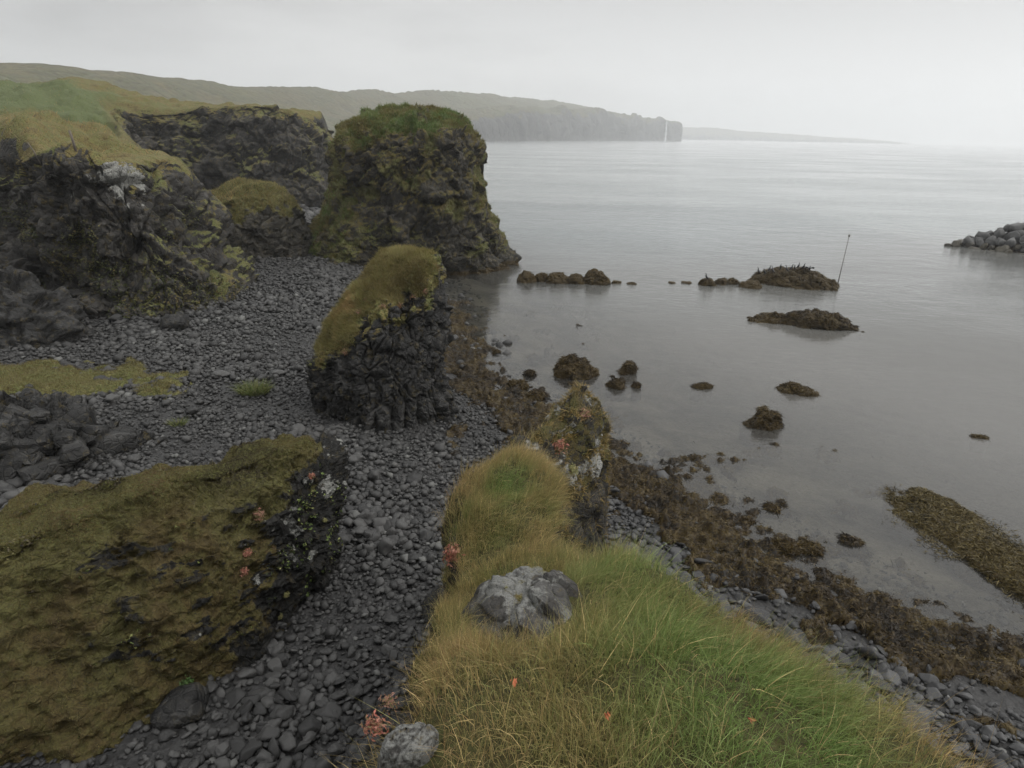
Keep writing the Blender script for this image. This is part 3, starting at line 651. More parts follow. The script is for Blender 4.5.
# green in the middle hollow and the heart of the knoll, straw along the rims
edge = np.interp(y, [1.4, 2.3, 3.1, 3.8], [1.9, 1.72, 1.42, .85])
g1 = np.exp(-(((x - (.95 - .02 * y)) / .55) ** 2)) * sstep(3.9, 3.3, y) * sstep(.2, .9, y)
g2 = np.exp(-(((x + .05) / .26) ** 2 + ((y - 6.2) / .85) ** 2))
g3 = .4 * np.exp(-(((x - .05) / .35) ** 2 + ((y - 1.6) / .4) ** 2))
gr = np.clip(np.maximum(np.maximum(g1, .85 * g2), g3) + .38 * fbm(p, 1.9, 3, 306) + .12 * rg.normal(size=n), 0, 1)
rim = np.clip(sstep(.3, .0, edge - x) * (y < 3.9) + .35 * fbm(p, 1.2, 3, 307), 0, 1)
cg = mixcol([(.042, .066, .017), (.066, .098, .026), (.105, .135, .046)], .5 + .3 * fbm(p, 3., 2, 308) + .25 * rg.normal(size=n))
cs = mixcol([(.058, .060, .022), (.106, .090, .036), (.150, .112, .050), (.125, .078, .038)], .48 + .30 * rim + .38 * fbm(p, .9, 3, 309) + .24 * rg.normal(size=n))
c = cs * (1 - gr[:, None]) + cg * gr[:, None]
dead = rg.random(n) < .05; c[dead] = np.array([.28, .21, .10]) * (.7 + .5 * rg.random((dead.sum(), 1)))
c *= (2.45 - .35 * gr[:, None]) * (.62 + .65 * rg.random((n, 1)))
fx = .55 + .7 * fbm(p, .7, 3, 310); fy = -.35 + .7 * fbm(p, .7, 3, 311)
lean = nrm(np.stack([fx, fy, np.full(n, -.15)], 1) + nn * np.array([.8, .8, .2]) * (.25 + .75 * sstep(-.2, .6, x))[:, None] + .45 * rg.normal(size=(n, 3)))
up = nrm(nn * .3 + np.array([0, 0, 1.0]) + .22 * rg.normal(size=(n, 3)))
L = (.11 + .13 * rg.random(n)) * (1 + .45 * fbm(p, 1.3, 2, 312)) * (1 + .25 * (y > 4.3)) ; B = np.clip(.42 + .32 * rg.normal(size=n) + .3 * gr, .1, 1.25)
V, F, ix = blades(p - nn * .015, up, lean, L, .0017 + .0022 * rg.random(n) ** 2 + .0012 * gr * rg.random(n) + .0012 * (y > 4.3), B, rg, 4)
mk('grass', V, F, M_GRASS, cols=c[ix], smooth=False, kind='stuff')
# flowering stalks standing above the grass
n = 420; p, nn = sample_grid(P, N, wgt * (y_ := sstep(.5, 1.2, P[..., 1])), n, False, rg)
up = nrm(np.array([0, 0, 1.]) + .3 * rg.normal(size=(n, 3))); lean = nrm(rg.normal(size=(n, 3)) * [1, 1, .1])
V, F, ix = blades(p, up, lean, .28 + .16 * rg.random(n), np.full(n, .003), .15 + .3 * rg.random(n), rg, 3)
mk('grass', V, F, M_GRASS, cols=np.repeat(mixcol([(.13, .09, .04), (.24, .18, .09)], rg.random(n)), 7, 0)[:len(V)], smooth=False, kind='stuff')
print('head', time.time() - T0)

# mosses and little plants on the fin
wf = finz * sstep(-.15, .5, fn + .3) * sstep(13, 12, yy) * sstep(3.5, 5, P[..., 2])
n = 34000; p, nn = sample_grid(P, N, wf, n, False, rg)
cl = sstep(.02, .32, fbm(p, 2.6, 3, 313)); keep = rg.random(n) < cl; p, nn = p[keep], nn[keep]; n = len(p)
up = nrm(nn + .4 * rg.normal(size=(n, 3)) + [0, 0, .3]); lean = nrm(rg.normal(size=(n, 3)) + [0, 0, -.6])
V, F, ix = blades(p, up, lean, .06 + .12 * rg.random(n), .010 + .010 * rg.random(n), .3 + .6 * rg.random(n), rg, 2)
c = 1.3 * mixcol([(.05, .045, .015), (.11, .080, .026), (.17, .115, .04), (.10, .095, .03)], .5 + .4 * fbm(p, 1.5, 3, 314) + .22 * rg.normal(size=n))
mk('ground_cover', V, F, M_LEAF, cols=c[ix], smooth=False, kind='stuff')

# ------------------------------------------------------------------ lichen rocks in the grass
sp = [(8.55, .14, 3.2, .40, .42, 30), (8.85, .13, 3.2, .42, .42, 30), (9.05, .12, 3.2, .41, .40, 30), (9.22, .13, 3.2, .34, .34, 30), (9.31, .15, 3.22, .22, .24, 30), (9.34, .16, 3.24, .1, .1, 30), (9.345, .16, 3.24, .01, .01, 0)]
C = rings(sp, 16, .12, 5); P = surf(C, 150, 240, True)
P = (P - [.13, 3.2, 9.0]) * [.98, 1.22, 1] + [.11, 2.98, 9.10]; P[..., 2] += (P[..., 0] - .13) * .12 - (P[..., 1] - 3.0) * .10
N = gnorm(P, True); P = P + N * (facet(P, 3.2, 401, .7, .8, .15) * .10 + facet(P, 8., 402, .5, .7, .35) * .025 + fbm(P, 14, 3, 403) * .010)[..., None] * np.clip((149 - np.arange(150)) / 14., 0, 1)[:, None, None]
N = gnorm(P, True); lw = fbm(P, 3.5, 4, 404)
O_LR = finish('lichen_rock', P, True, M_LICHEN, (.13, 3.2, 8.8), .50 * sstep(.05, .35, P[..., 0] + .25 * lw) * sstep(9.55, 9.25, P[..., 2] - .15 * lw), 0, .16 + .42 * sstep(-.06, .06, P[..., 0]) + .75 * lw, 0, .3,
             label='grey lichen spotted rock poking out of the long grass of the headland', cat='rock')
sp = [(9.6, -.33, 1.52, .13, .12, 0), (9.95, -.33, 1.48, .09, .085, 0), (10.10, -.33, 1.48, .08, .075, 0), (10.14, -.33, 1.49, .04, .04, 0), (10.145, -.33, 1.49, .004, .004, 0)]
boulder('lichen_stone', sp, 70, 110, M_LICHEN, (-.33, 1.52, 9.8), 7., .03, 411, no, lich=.8, label='small pale lichen crusted stone half sunk in the grass by the red leaved plant', cat='stone')

# ------------------------------------------------------------------ cobbles
def make_stone(sub, seed, flat, ang):
    r = np.random.default_rng(seed); V, F = ICO[sub]; V = V.copy()
    V = V * (1 + .34 * fbm(V * 1.25 + seed * 5.7, 1., 2, seed))[:, None]
    for k in range(8 if ang else 6):
        q = nrm(r.normal(size=3)); lim = (.62 if ang else .78) + .2 * r.random(); ex = np.clip(V @ q - lim, 0, None); V = V - ex[:, None] * q * (.95 if ang else .75)
    return V * np.array([1.0, .72 + .22 * r.random(), flat * (.8 + .5 * r.random())]), F
def rot_stack(yaw, tx, ty):
    c, s = np.cos(yaw), np.sin(yaw); z = np.zeros_like(c); o = np.ones_like(c)
    Rz = np.stack([np.stack([c, -s, z], -1), np.stack([s, c, z], -1), np.stack([z, z, o], -1)], -2)
    c, s = np.cos(tx), np.sin(tx); Rx = np.stack([np.stack([o, z, z], -1), np.stack([z, c, -s], -1), np.stack([z, s, c], -1)], -2)
    c, s = np.cos(ty), np.sin(ty); Ry = np.stack([np.stack([c, z, s], -1), np.stack([z, o, z], -1), np.stack([-s, z, c], -1)], -2)
    return Ry @ Rx @ Rz
def jitter(x0, x1, y0, y1, st, rng):
    X, Y = np.meshgrid(np.arange(x0, x1, st), np.arange(y0, y1, st * .87)); X = X + (np.arange(X.shape[0]) % 2)[:, None] * st / 2
    X = X + st * .34 * rng.normal(size=X.shape); Y = Y + st * .34 * rng.normal(size=X.shape)
    return X.ravel(), Y.ravel()
rc = np.random.default_rng(77)
def field(st, r0, r1, x0, x1, y0, y1, frac=1.):
    x, y = jitter(x0, x1, y0, y1, st, rc); k = rc.random(len(x)) < frac; x, y = x[k], y[k]
    d = shore_dist(x, y); k = d > -3.2; x, y, d = x[k], y[k], d[k]
    z = zbeach(x, y); px, py, fw = project(np.stack([x, y, z], 1))
    k = (fw > 2) & (px > -260) & (px < 1290) & (py < 960) & (z < 3.6); x, y, z, d = x[k], y[k], z[k], d[k]
    r = (r0 + (r1 - r0) * rc.random(len(x)) ** 2.2) * np.clip(1 + .55 * fbm(np.stack([x, y, z], 1), .25, 3, 61), .6, 1.6)
    return np.stack([x, y, z, r, d], 1)
# stones get coarser towards the water and the near gully
A = np.concatenate([field(.20, .065, .17, -33, 16, 4, 34), field(.75, .16, .29, -30, 16, 4, 34, .5), field(.15, .04, .09, -20, 16, 4, 22, .6), field(.32, .12, .24, -40, 4, 34, 75), field(1.2, .24, .38, -40, 4, 34, 75, .35), field(.7, .28, .5, -40, -4, 75, 120)])
seaw = sstep(2.6, 1.2, A[:, 4] + 1.0 * fbm(np.stack([A[:, 0], A[:, 1], 0 * A[:, 0]], 1), .6, 3, 21))
east = (A[:, 0] > 1.5) | ((A[:, 0] > -2.6) & (A[:, 1] > 19) & (A[:, 4] < 5))
weedy = (rc.random(len(A)) < np.where(east | (A[:, 4] < 3), seaw, 0)) & (rc.random(len(A)) < .75)
A = A[(A[:, 4] > .1) | (rc.random(len(A)) < .35)] if False else A
S = A
TEMPL = {(s, a): [make_stone(s, 10 * k + 3 + 100 * a, (.62, .40)[a] if True else 0, bool(a)) for k in range(9)] for s in (1, 2, 3) for a in (0, 1)}
ang = ((S[:, 0] > 2.5) & (S[:, 4] > 0)) | ((S[:, 1] < 11.5) & (S[:, 0] < 1) & (rc.random(len(S)) < .8)) | (rc.random(len(S)) < .25) | ((S[:, 0] < -19) & (S[:, 1] < 37) & (rc.random(len(S)) < .6))
yaw = rc.random(len(S)) * 6.28; tx = .28 * rc.normal(size=len(S)); ty = .28 * rc.normal(size=len(S))
tx = np.where(ang, tx * 1.5, tx); ROT = rot_stack(yaw, tx, ty)
zoff = S[:, 2] + S[:, 3] * (.25 + .40 * rc.random(len(S)))
shade = rc.random(len(S))
tid = rc.integers(0, 9, len(S))
px, py, fw = project(np.stack([S[:, 0], S[:, 1], zoff], 1))
size = S[:, 3] / fw
inframe = (px > 4) & (px < 1020) & (py > 4) & (py < 764) & (S[:, 4] > .5)
bpy.context.view_layer.update()
OCC = [O_HEAD, O_MOSSY, O_MID, O_OUT, O_LR]
def visible(pt, occ):
    o = Vector((0, 0, CAM_H)); d = Vector(pt) - o; L_ = d.length; d.normalize()
    for ob in occ:
        ok, *_ = ob.ray_cast(o - ob.location, d, distance=L_ - .1)
        if ok: return False
    return True
order = np.argsort(-size * (inframe & ~weedy)); chosen = []
for k in order[:2600]:
    if len(chosen) >= 300: break
    if visible((S[k, 0], S[k, 1], zoff[k] + .1), OCC): chosen.append(k)
chosen = np.array(chosen); ischosen = np.zeros(len(S), bool); ischosen[chosen] = True

def bake(idx, name, mat, attrs_shade=True, **kw):
    Vs, Fs, Sh, off = [], [], [], 0
    for sub in (1, 2):
        for a in (0, 1):
            for k in range(9):
                s_ = idx[((fw[idx] < 19) == (sub == 2)) & (ang[idx] == bool(a)) & (tid[idx] == k)]
                if not len(s_): continue
                v, f = TEMPL[(sub, a)][k]
                q = np.einsum('nij,vj->nvi', ROT[s_], v) * S[s_, 3][:, None, None] + np.stack([S[s_, 0], S[s_, 1], zoff[s_]], 1)[:, None, :]
                Vs.append(q.reshape(-1, 3)); Fs.append((f[None] + (off + np.arange(len(s_)) * len(v))[:, None, None]).reshape(-1, 3)); Sh.append(np.repeat(shade[s_], len(v))); off += len(s_) * len(v)
    V = np.concatenate(Vs); F = np.concatenate(Fs)
    at_ = {'shade': np.concatenate(Sh)}
    return mk(name, V, F, mat, attrs=at_, **kw)
rest = np.where(~ischosen & ~weedy)[0]
er = S[rest, 0] > 1.8
bake(rest[~er], 'cobbles', M_COB, kind='stuff')
bake(rest[er], 'shingle', M_SLAB, kind='stuff')
# the largest stones in view, each one its own object
SM = {}
for a in (0, 1):
    for k in range(9):
        for e in (0, 1):
            v, f = TEMPL[(3, a)][k]
            for q in range(3):
                me_o = mk('cobble', v, f, (M_COB, M_SLAB)[e], attrs={'shade': np.full(len(v), (.15, .5, .9)[q])}); SM[(a, k, e, q)] = me_o.data; bpy.data.objects.remove(me_o)
for k in chosen:
    e = int(S[k, 0] > 1.8)
    o = bpy.data.objects.new('slab_stone' if e else 'cobble', SM[(int(ang[k]), int(tid[k]), e, int(rc.integers(0, 3)))]); COL.objects.link(o)
    o.matrix_world = Matrix.Translation((S[k, 0], S[k, 1], zoff[k])) @ Matrix(ROT[k].tolist()).to_4x4() @ Matrix.Scale(S[k, 3], 4)
    if e: tag(o, 'larger flat grey slab among the shingle between the grassy headland and the seaweed', 'stone', None, 'slabs on the shingle below the headland')
    elif S[k, 1] < 9.2: tag(o, 'larger angular dark stone on the beach at the near foot of the great mossy boulder', 'stone', None, 'angular stones below the mossy boulder')
    elif S[k, 1] < 19: tag(o, 'larger smooth black cobble in the gap between the great mossy boulder and grassy headland', 'cobble', None, 'cobbles in the gap beside the mossy boulder')
    else: tag(o, 'larger smooth black cobble lying on the open beach around the turf capped stack', 'cobble', None, 'cobbles around the turf capped stack')
print('cobbles', len(S), len(chosen), time.time() - T0)

# ------------------------------------------------------------------ seaweed
WCOL = [(.007, .005, .0025), (.019, .012, .0045), (.040, .026, .008), (.078, .056, .018), (.036, .026, .009)]
WGOLD = [(.014, .011, .004), (.045, .034, .011), (.090, .070, .024), (.060, .044, .014), (.030, .024, .009)]
def weed_mesh(name, p, nn, L, W, seed, parent=None, loc=(0, 0, 0), tone=1.2, gold=0, **kw):
    rng = np.random.default_rng(seed); n = len(p)
    up = nrm(nn * .55 + nrm(rng.normal(size=(n, 3)) * [1, 1, .25]) * .9); lean = nrm(rng.normal(size=(n, 3)) * [1, 1, .2] + [0, 0, -.75])
    V, F, ix = blades(p + nn * .01, up, lean, L * (.5 + rng.random(n)), W * (.6 + .9 * rng.random(n)), .4 + .5 * rng.random(n), rng, 3)
    c = mixcol(WGOLD if gold else WCOL, .45 + .4 * fbm(p, tone, 4, seed) + .2 * rng.normal(size=n)) * (.7 + .6 * rng.random((n, 1)))
    return mk(name, V, F, M_WEED, loc, parent, cols=c[ix], smooth=False, **kw)
# a torn carpet of weed heaped over the stones of the tide line, one uncountable mass
rw = np.random.default_rng(5)
def carpet(x0, x1, y0, y1, st, seed):
    X, Y = grid_xy(x0, x1, y0, y1, st); q = np.stack([X, Y, 0 * X], -1); d = shore_dist(X, Y); zb = zbeach(X, Y)
    m = sstep(-2.6, -.6, d) * sstep(2.9, 1.0, d + 1.0 * fbm(q, .45, 3, seed))
    m = m * 1.25 + .75 * fbm(q, .9, 4, seed + 1) - .05
    m = np.where((X < -6.5) | ((X < 1.2) & (Y < 18)) | ((X < -2.6) & (Y < 27)), 0, m)
    F1, F2, Rr, _, _ = worley(q * 2.3 + .35 * fbm(q, 2.5, 2, seed + 4)[..., None], seed + 2); f1, *_ = worley(q * 6.5, seed + 3)
    h = .42 * np.clip(.75 - F1, 0, 1) * (.4 + Rr) + .10 * (.6 - f1) + .09 * fbm(q, 4., 3, seed + 5)
    P = np.stack([X, Y, np.maximum(zb, -.22) + .02 + h * sstep(.3, .75, m) + .22 * (sstep(.25, .6, m) - .75)], -1)
    F = gfaces(*X.shape, False); F = F[(m.ravel()[F] > .3).all(1)]
    use = np.unique(F); mp = np.full(X.size, -1); mp[use] = np.arange(len(use))
    return P, m, P.reshape(-1, 3)[use], mp[F]
for cx in ((1.2, 17, 8, 23.5, .055, 81), (-6.5, 5.5, 19, 46, .075, 87)):
    P, mm_, V, F = carpet(*cx)
    cc = mixcol(WCOL, .36 + .45 * fbm(V, 1.3, 4, 9) + .35 * fbm(V, 9., 2, 10) + .1 * rw.normal(size=len(V))) * .8
    mk('seaweed', V, F, M_WEED, cols=cc, kind='stuff')
    Nw = gnorm(P, False); Nw = Nw * np.sign(Nw[..., 2:3])
    p, nn = sample_grid(P, Nw, sstep(.3, .6, mm_) * sstep(-.3, -.1, P[..., 2]), 70000, False, rw)
    weed_mesh('seaweed', p, nn, .11, .022, 14 + int(cx[5]), kind='stuff')
print('weed', time.time() - T0)

WG = 'seaweed covered rocks off the shore'
def weed_rock(px, py, wid, hgt, dep=None, rot=0, seed=0, label='', frond=True, name='weedy_rock', white=0., bare=0., n=None, cat='rock', group=None):
    """a tide rock whose waterline centre sits at the point seen at (px, py)"""
    c = at(px, py, 0.); dep = dep or wid * .7; x, y = c[0], c[1]
    rx, ry = wid / 2, dep / 2
    sp = [(-.7, x, y, rx * 1.08, ry * 1.08, rot), (-.2, x, y, rx * 1.05, ry * 1.05, rot), (hgt * .22, x, y, rx * .95, ry * .93, rot), (hgt * .5, x, y, rx * .80, ry * .78, rot), (hgt * .75, x, y, rx * .55, ry * .55, rot), (hgt * .88, x, y, rx * .28, ry * .28, rot), (hgt * .9, x, y, .01, .01, 0)]
    fs = 1.6 / max(wid, .5) ** .6
    o, P, N, _ = boulder(name, sp, 60 if wid < 3 else 110, 110 if wid < 3 else 300, M_REEF, (x, y, 0), fs * 1.2, .16 * min(wid, 2.2) ** .8 * (.6 + .4 * hgt), 500 + seed, no, wob=.3, weed=lambda P: 1 - bare * sstep(.25, .6, P[..., 2]), lich=(lambda P, N: white * sstep(.55, .85, P[..., 2] / hgt)), crust=.2, lump=(.30 if wid > 3 else .14) * min(1, hgt * 1.5), label=label, cat=cat, group=group)
    if frond:
        rng = np.random.default_rng(seed + 900); n = n or int(min(6000, 700 * wid * dep + 250))
        p, nn = sample_grid(P, N, sstep(-.12, .02, P[..., 2]) * sstep(-.1, .2, N[..., 2] + .1), n, True, rng)
        weed_mesh('fronds', p, nn, .15 if wid < 3 else .17, .032 if wid < 3 else .05, seed + 40, o, (x, y, 0))
    return o, P, N
def wl(s): return s
weed_rock(577, 373, 2.2, .75, 1.9, 20, 1, 'broad brown weed covered rock in the shallows off the end of the rock fin')
weed_rock(628, 372, 1.05, .55, .9, 0, 2, 'pointed dark weedy rock just beyond the broad weed covered one')
weed_rock(616, 386, .85, .38, .8, 0, 3, 'low rounded weedy rock between the broad and the pointed one')
weed_rock(637, 387, .42, .28, .4, 0, 4, 'tiny weedy knob beside the pointed rock in the shallows')
weed_rock(703, 387, 1.0, .16, .6, 10, 5, 'flat brown weed patch barely breaking the surface of the calm lagoon')
weed_rock(796, 391, 2.0, .36, 1.1, -15, 6, 'low dark weedy rock with trailing fronds in mid lagoon')
weed_rock(763, 425, 1.5, .72, 1.3, 30, 7, 'stout round weedy rock standing alone in the lagoon')
weed_rock(851, 542, .7, .18, .5, -20, 8, 'small flat weedy rock nearest the long reef off the shingle')
weed_rock(810, 550, .75, .26, .6, -25, 9, 'dark oval weedy rock at the water edge of the shingle')
weed_rock(784, 548, .9, .28, .55, -25, 10, 'dark long weedy rock touching the weedy shore')
weed_rock(772, 509, .55, .1, .4, -20, 11, 'thin patch of weed at the surface near the shore weeds')
weed_rock(745, 521, .5, .1, .35, -20, 12, 'small weed patch at the edge of the shore weeds')
weed_rock(980, 437, .6, .08, .3, -20, 13, 'faint strand of floating weed alone on the open lagoon')
weed_rock(621, 463, .45, .22, .4, 0, 14, 'small weedy stone in the water right beside the rock fin')
weed_rock(497, 353, .55, .25, .5, 0, 15, 'small dark stone in the shallows below the tall broad stack')
weed_rock(530, 375, .7, .3, .6, 0, 16, 'dark weedy stone at the edge of the weed beds beside the turf capped stack')
weed_rock(536, 398, .9, .45, .8, 0, 17, 'rounded weedy stone in front of the rock fin at the shore')
weed_rock(520, 386, .9, .35, .8, 0, 19, 'brown weedy stone among the weed beds by the inlet')
weed_rock(987, 552, .35, .08, .3, 0, 18, 'weed scrap floating beyond the long reef')
# line of rocks off the tall stack
for k, (px, py, w, h, lb) in enumerate([(527, 281, 1.7, .75, 'first and widest dark rock of the line running out from the tall stack'), (541, 281, 1.2, .8, 'small dark rock second in the line running out from the tall stack'), (557, 282, 1.75, .95, 'dark rock in the middle of the line running out from the tall stack'),
                                        (576, 283, 1.8, .75, 'low weedy rock next to the biggest one in the line off the tall stack'), (596, 283, 2.1, 1.25, 'biggest and tallest dark rock at the end of the line off the tall stack'), (616, 283, .9, .25, 'tiny dark rock just beyond the end of the line off the tall stack'),
                                        (632, 284, .9, .18, 'tiny flat rock farthest out beyond the line off the tall stack')]):
    weed_rock(px, py, w, h, w * .8, 0, 30 + k, lb, frond=h > .5, name='tide_rock', n=400)
for k, (px, py, w, h, lb) in enumerate([(672, 283, .7, .14, 'tiny dark rock at the open end of the row leading to the bird skerry'), (687, 283, .9, .2, 'flat little rock at the start of the row leading to the bird skerry'), (706, 285, 1.3, .75, 'dark rock carrying a single cormorant in the row by the bird skerry'), (720, 284, 1.4, .7, 'rounded dark rock second from the bird skerry in the row'),
                                        (733, 284, 1.1, .65, 'narrow dark rock between the rounded one and the bird skerry'), (752, 287, 1.9, .7, 'low brown rock touching the end of the bird skerry')]):
    r = weed_rock(px, py, w, h * .8, w * .8, 0, 50 + k, lb, frond=h > .5, name='tide_rock', n=400)
    if k == 2: BIRD_ROCK = r
SKA = weed_rock(795, 284, 7.9, 1.3, 3.6, -22, 70, 'weedy skerry crowded with cormorants beside the leaning marker pole', name='skerry', white=.55, n=5000, cat='skerry')
SKB = weed_rock(803, 324, 6.5, .85, 1.9, -20, 71, 'long low weedy skerry without birds in front of the bird covered one', name='skerry', n=6000, cat='skerry')
# the long reef off the shingle
reef_a, reef_b = at(902, 495), at(1075, 612)
c = (reef_a + reef_b) / 2; ln = np.linalg.norm(reef_b - reef_a); an = math.degrees(math.atan2(reef_b[1] - reef_a[1], reef_b[0] - reef_a[0]))
x, y = c[0] + .05, c[1] - .1
sp = [(-.4, x, y, ln * .54, 1.3, an), (-.1, x, y, ln * .52, 1.2, an), (.06, x, y, ln * .49, 1.0, an), (.12, x, y, ln * .4, .6, an), (.15, x, y, ln * .25, .3, an), (.155, x, y, .02, .02, an)]
O_RF, P, N, _ = boulder('weed_reef', sp, 90, 300, M_REEF, (x, y, 0), .9, .15, 600, no, wob=.6, weed=lambda P: 1 + 0 * P[..., 2], crust=0, label='long flat reef of yellow brown seaweed lying in the shallows off the shingle', cat='reef')
p, nn = sample_grid(P, N, sstep(-.1, .02, P[..., 2]) * sstep(0, .3, N[..., 2]), 16000, True, rw)
weed_mesh('fronds', p, nn, .17, .028, 610, O_RF, (x, y, 0), gold=1)
aa = rw.random(5000) * 6.283; rr = 1 + .30 * np.abs(rw.normal(size=5000)); ca, sa = math.cos(math.radians(an)), math.sin(math.radians(an)); q1 = np.cos(aa) * ln * .5 * rr ** .4; q2 = np.sin(aa) * 1.15 * rr
pe = np.stack([x + q1 * ca - q2 * sa, y + q1 * sa + q2 * ca, np.full(5000, .012)], 1); pe = pe[fbm(pe, 1.1, 3, 77) > .02]
weed_mesh('seaweed', pe, np.tile([0, 0, 1.], (len(pe), 1)), .16, .026, 611, gold=1, kind='stuff')
# loose fronds in the shallows along the shore
n = 26000; q = rw.random(n) * (len(SHORE) - 5) + 3; i = q.astype(int); f = (q - i)[:, None]
p2 = SHORE[i] * (1 - f) + SHORE[np.minimum(i + 1, len(SHORE) - 1)] * f + rw.normal(size=(n, 2)) * 1.3
k = (fbm(np.stack([p2[:, 0], p2[:, 1], 0 * p2[:, 0]], 1), .7, 4, 23) > .22) & (p2[:, 1] < 50); p2 = p2[k]; z = np.maximum(zbeach(p2[:, 0], p2[:, 1]), -.12) + .03
weed_mesh('seaweed', np.stack([p2[:, 0], p2[:, 1], z], 1), np.tile([0, 0, 1.], (len(p2), 1)), .24, .04, 15, kind='stuff')
print('rocks', time.time() - T0)

# ------------------------------------------------------------------ breakwater
def brz(s, q):   # along the mole (s from its tip) and across
    crest = np.interp(s, [-1, 0, 6, 14, 60], [0, .4, 3.0, 4.6, 5.4]); return crest - np.abs(q) * .62
tip = np.array([55.0, 79.0]); ax = nrm(np.array([1.0, -.16])); sd = np.array([-ax[1], ax[0]])
ss, qq = np.meshgrid(np.linspace(-3, 60, 64), np.linspace(-11, 11, 40)); P = np.stack([tip[0] + ax[0] * ss + sd[0] * qq, tip[1] + ax[1] * ss + sd[1] * qq, brz(ss, qq) - .8], -1)
P[..., 2] = np.maximum(P[..., 2], -3)
P = P[::-1]
O_BW = finish('breakwater', P, False, M_REEF, (tip[0], tip[1], 0), 0, 0, 0, sstep(1.2, .5, P[..., 2]), 0, label='dark sloping core of the boulder breakwater reaching into the bay', cat='breakwater')
rbk = np.random.default_rng(8); M_ARM = stone_mat('armour_rock', (.03, .03, .03), (.10, .10, .097), (.15, .15, .145), .75, 2.)
AB = [mk('boulder', *make_stone(3, 700 + k, .72, True), M_ARM, attrs={'shade': np.full(len(ICO[3][0]), .2 + .14 * k)}).data for k in range(6)]
M_ARMW = stone_mat('wet_armour_rock', (.012, .011, .009), (.04, .034, .02), (.06, .05, .03), .5, 2.)
AW = [mk('boulder', *make_stone(3, 720 + k, .72, True), M_ARMW, attrs={'shade': np.full(len(ICO[3][0]), .2 + .14 * k)}).data for k in range(6)]
for o in [o for o in COL.objects if o.data in AB or o.data in AW]: bpy.data.objects.remove(o)
cnt = 0
for s_ in np.arange(-.6, 17.5, .98):
    for q_ in np.arange(-7.6, 1.4, .92):
        s1, q1 = s_ + .25 * rbk.normal(), q_ + .25 * rbk.normal(); z_ = brz(s1, q1)
        if z_ < -.5: continue
        x, y = tip + ax * s1 + sd * q1; wet = z_ < .75
        o = bpy.data.objects.new('boulder', (AW if wet else AB)[int(rbk.integers(0, 6))]); COL.objects.link(o)
        o.location = (x, y, z_ - .25); o.rotation_euler = (rbk.normal() * .6, rbk.normal() * .6, rbk.random() * 6.28); k = .48 + .38 * rbk.random(); o.scale = (k, k, k)
        if wet: tag(o, 'dark wet boulder at the waterline of the breakwater', 'boulder', None, 'wet boulders along the foot of the breakwater')
        else: tag(o, 'dry grey boulder piled on the upper slope of the breakwater', 'boulder', None, 'dry boulders on the breakwater')
        cnt += 1
print('breakwater', cnt)

# ------------------------------------------------------------------ pole, posts
M_STEEL = flat_mat('rusty_steel', (.11, .10, .09), .6); M_WOOD = flat_mat('grey_wood', (.09, .075, .06), .85)
def tube(path, rad, n=10, squash=1.):
    path = np.asarray(path, float); T = nrm(np.gradient(path, axis=0)); out = []
    for p_, t_, r_ in zip(path, T, rad):
        a = nrm(np.cross(t_, [1., 0, 0]) if abs(t_[0]) < .9 else np.cross(t_, [0, 1., 0])); b = np.cross(t_, a); th = np.arange(n) / n * 2 * np.pi
        out.append(p_ + r_ * (np.cos(th)[:, None] * a + np.sin(th)[:, None] * b * squash))
    out = np.array(out); V = out.reshape(-1, 3); F = gfaces(len(path), n, True)
    V = np.concatenate([V, [path[0], path[-1]]]); k = np.arange(n); e = (len(path) - 1) * n
    caps = np.concatenate([np.stack([(k + 1) % n, k, np.full(n, len(V) - 2)], 1), np.stack([e + k, e + (k + 1) % n, np.full(n, len(V) - 1)], 1)])
    return V, [F, caps]
c = at(838, 282, .35)
V, F = tube([(c[0], c[1], -.5), (c[0] + .05, c[1], 1.8), (c[0] + .1, c[1], 4.35)], (.045, .035, .028), 10)
O_POLE = mk('marker_pole', V, F, M_STEEL, (c[0], c[1], 0), label='tall thin metal marker pole standing at the end of the bird skerry', cat='pole')
V, F = tube([(c[0] + .1, c[1], 4.3), (c[0] + .1, c[1], 4.5)], (.075, .075), 10)
mk('cap', V, F, M_STEEL, (c[0], c[1], 0), O_POLE)
bpy.context.view_layer.update()
def hit(px, py, objs):
    d = Vector(rays(px, py).tolist()).normalized(); o = Vector((0, 0, CAM_H)); best = None
    for ob in objs:
        ok, loc, nr, _ = ob.ray_cast(o - ob.location, d)
        if ok:
            l = (loc + ob.location - o).length
            if best is None or l < best[0]: best = (l, np.array(loc + ob.location), np.array(nr))
    return best
def post(px, py, h, lean, r, label, name='fence_post'):
    hh = hit(px, py, [O_CLIFF]) 
    if hh is None: print('no hit', px, py); return
    c = hh[1]; V, F = tube([c - [0, 0, .3], c + [lean * .5, 0, h * .5], c + [lean, 0, h]], (r, r * .95, r * .85), 8)
    mk(name, V, F, M_WOOD, c, label=label, cat='post')
post(76, 150, 1.0, -.12, .07, 'short dark wooden post at the edge of the grassy clifftop')
post(40, 160, .9, -.45, .035, 'thin leaning grey stick in the grass of the clifftop', 'stick')

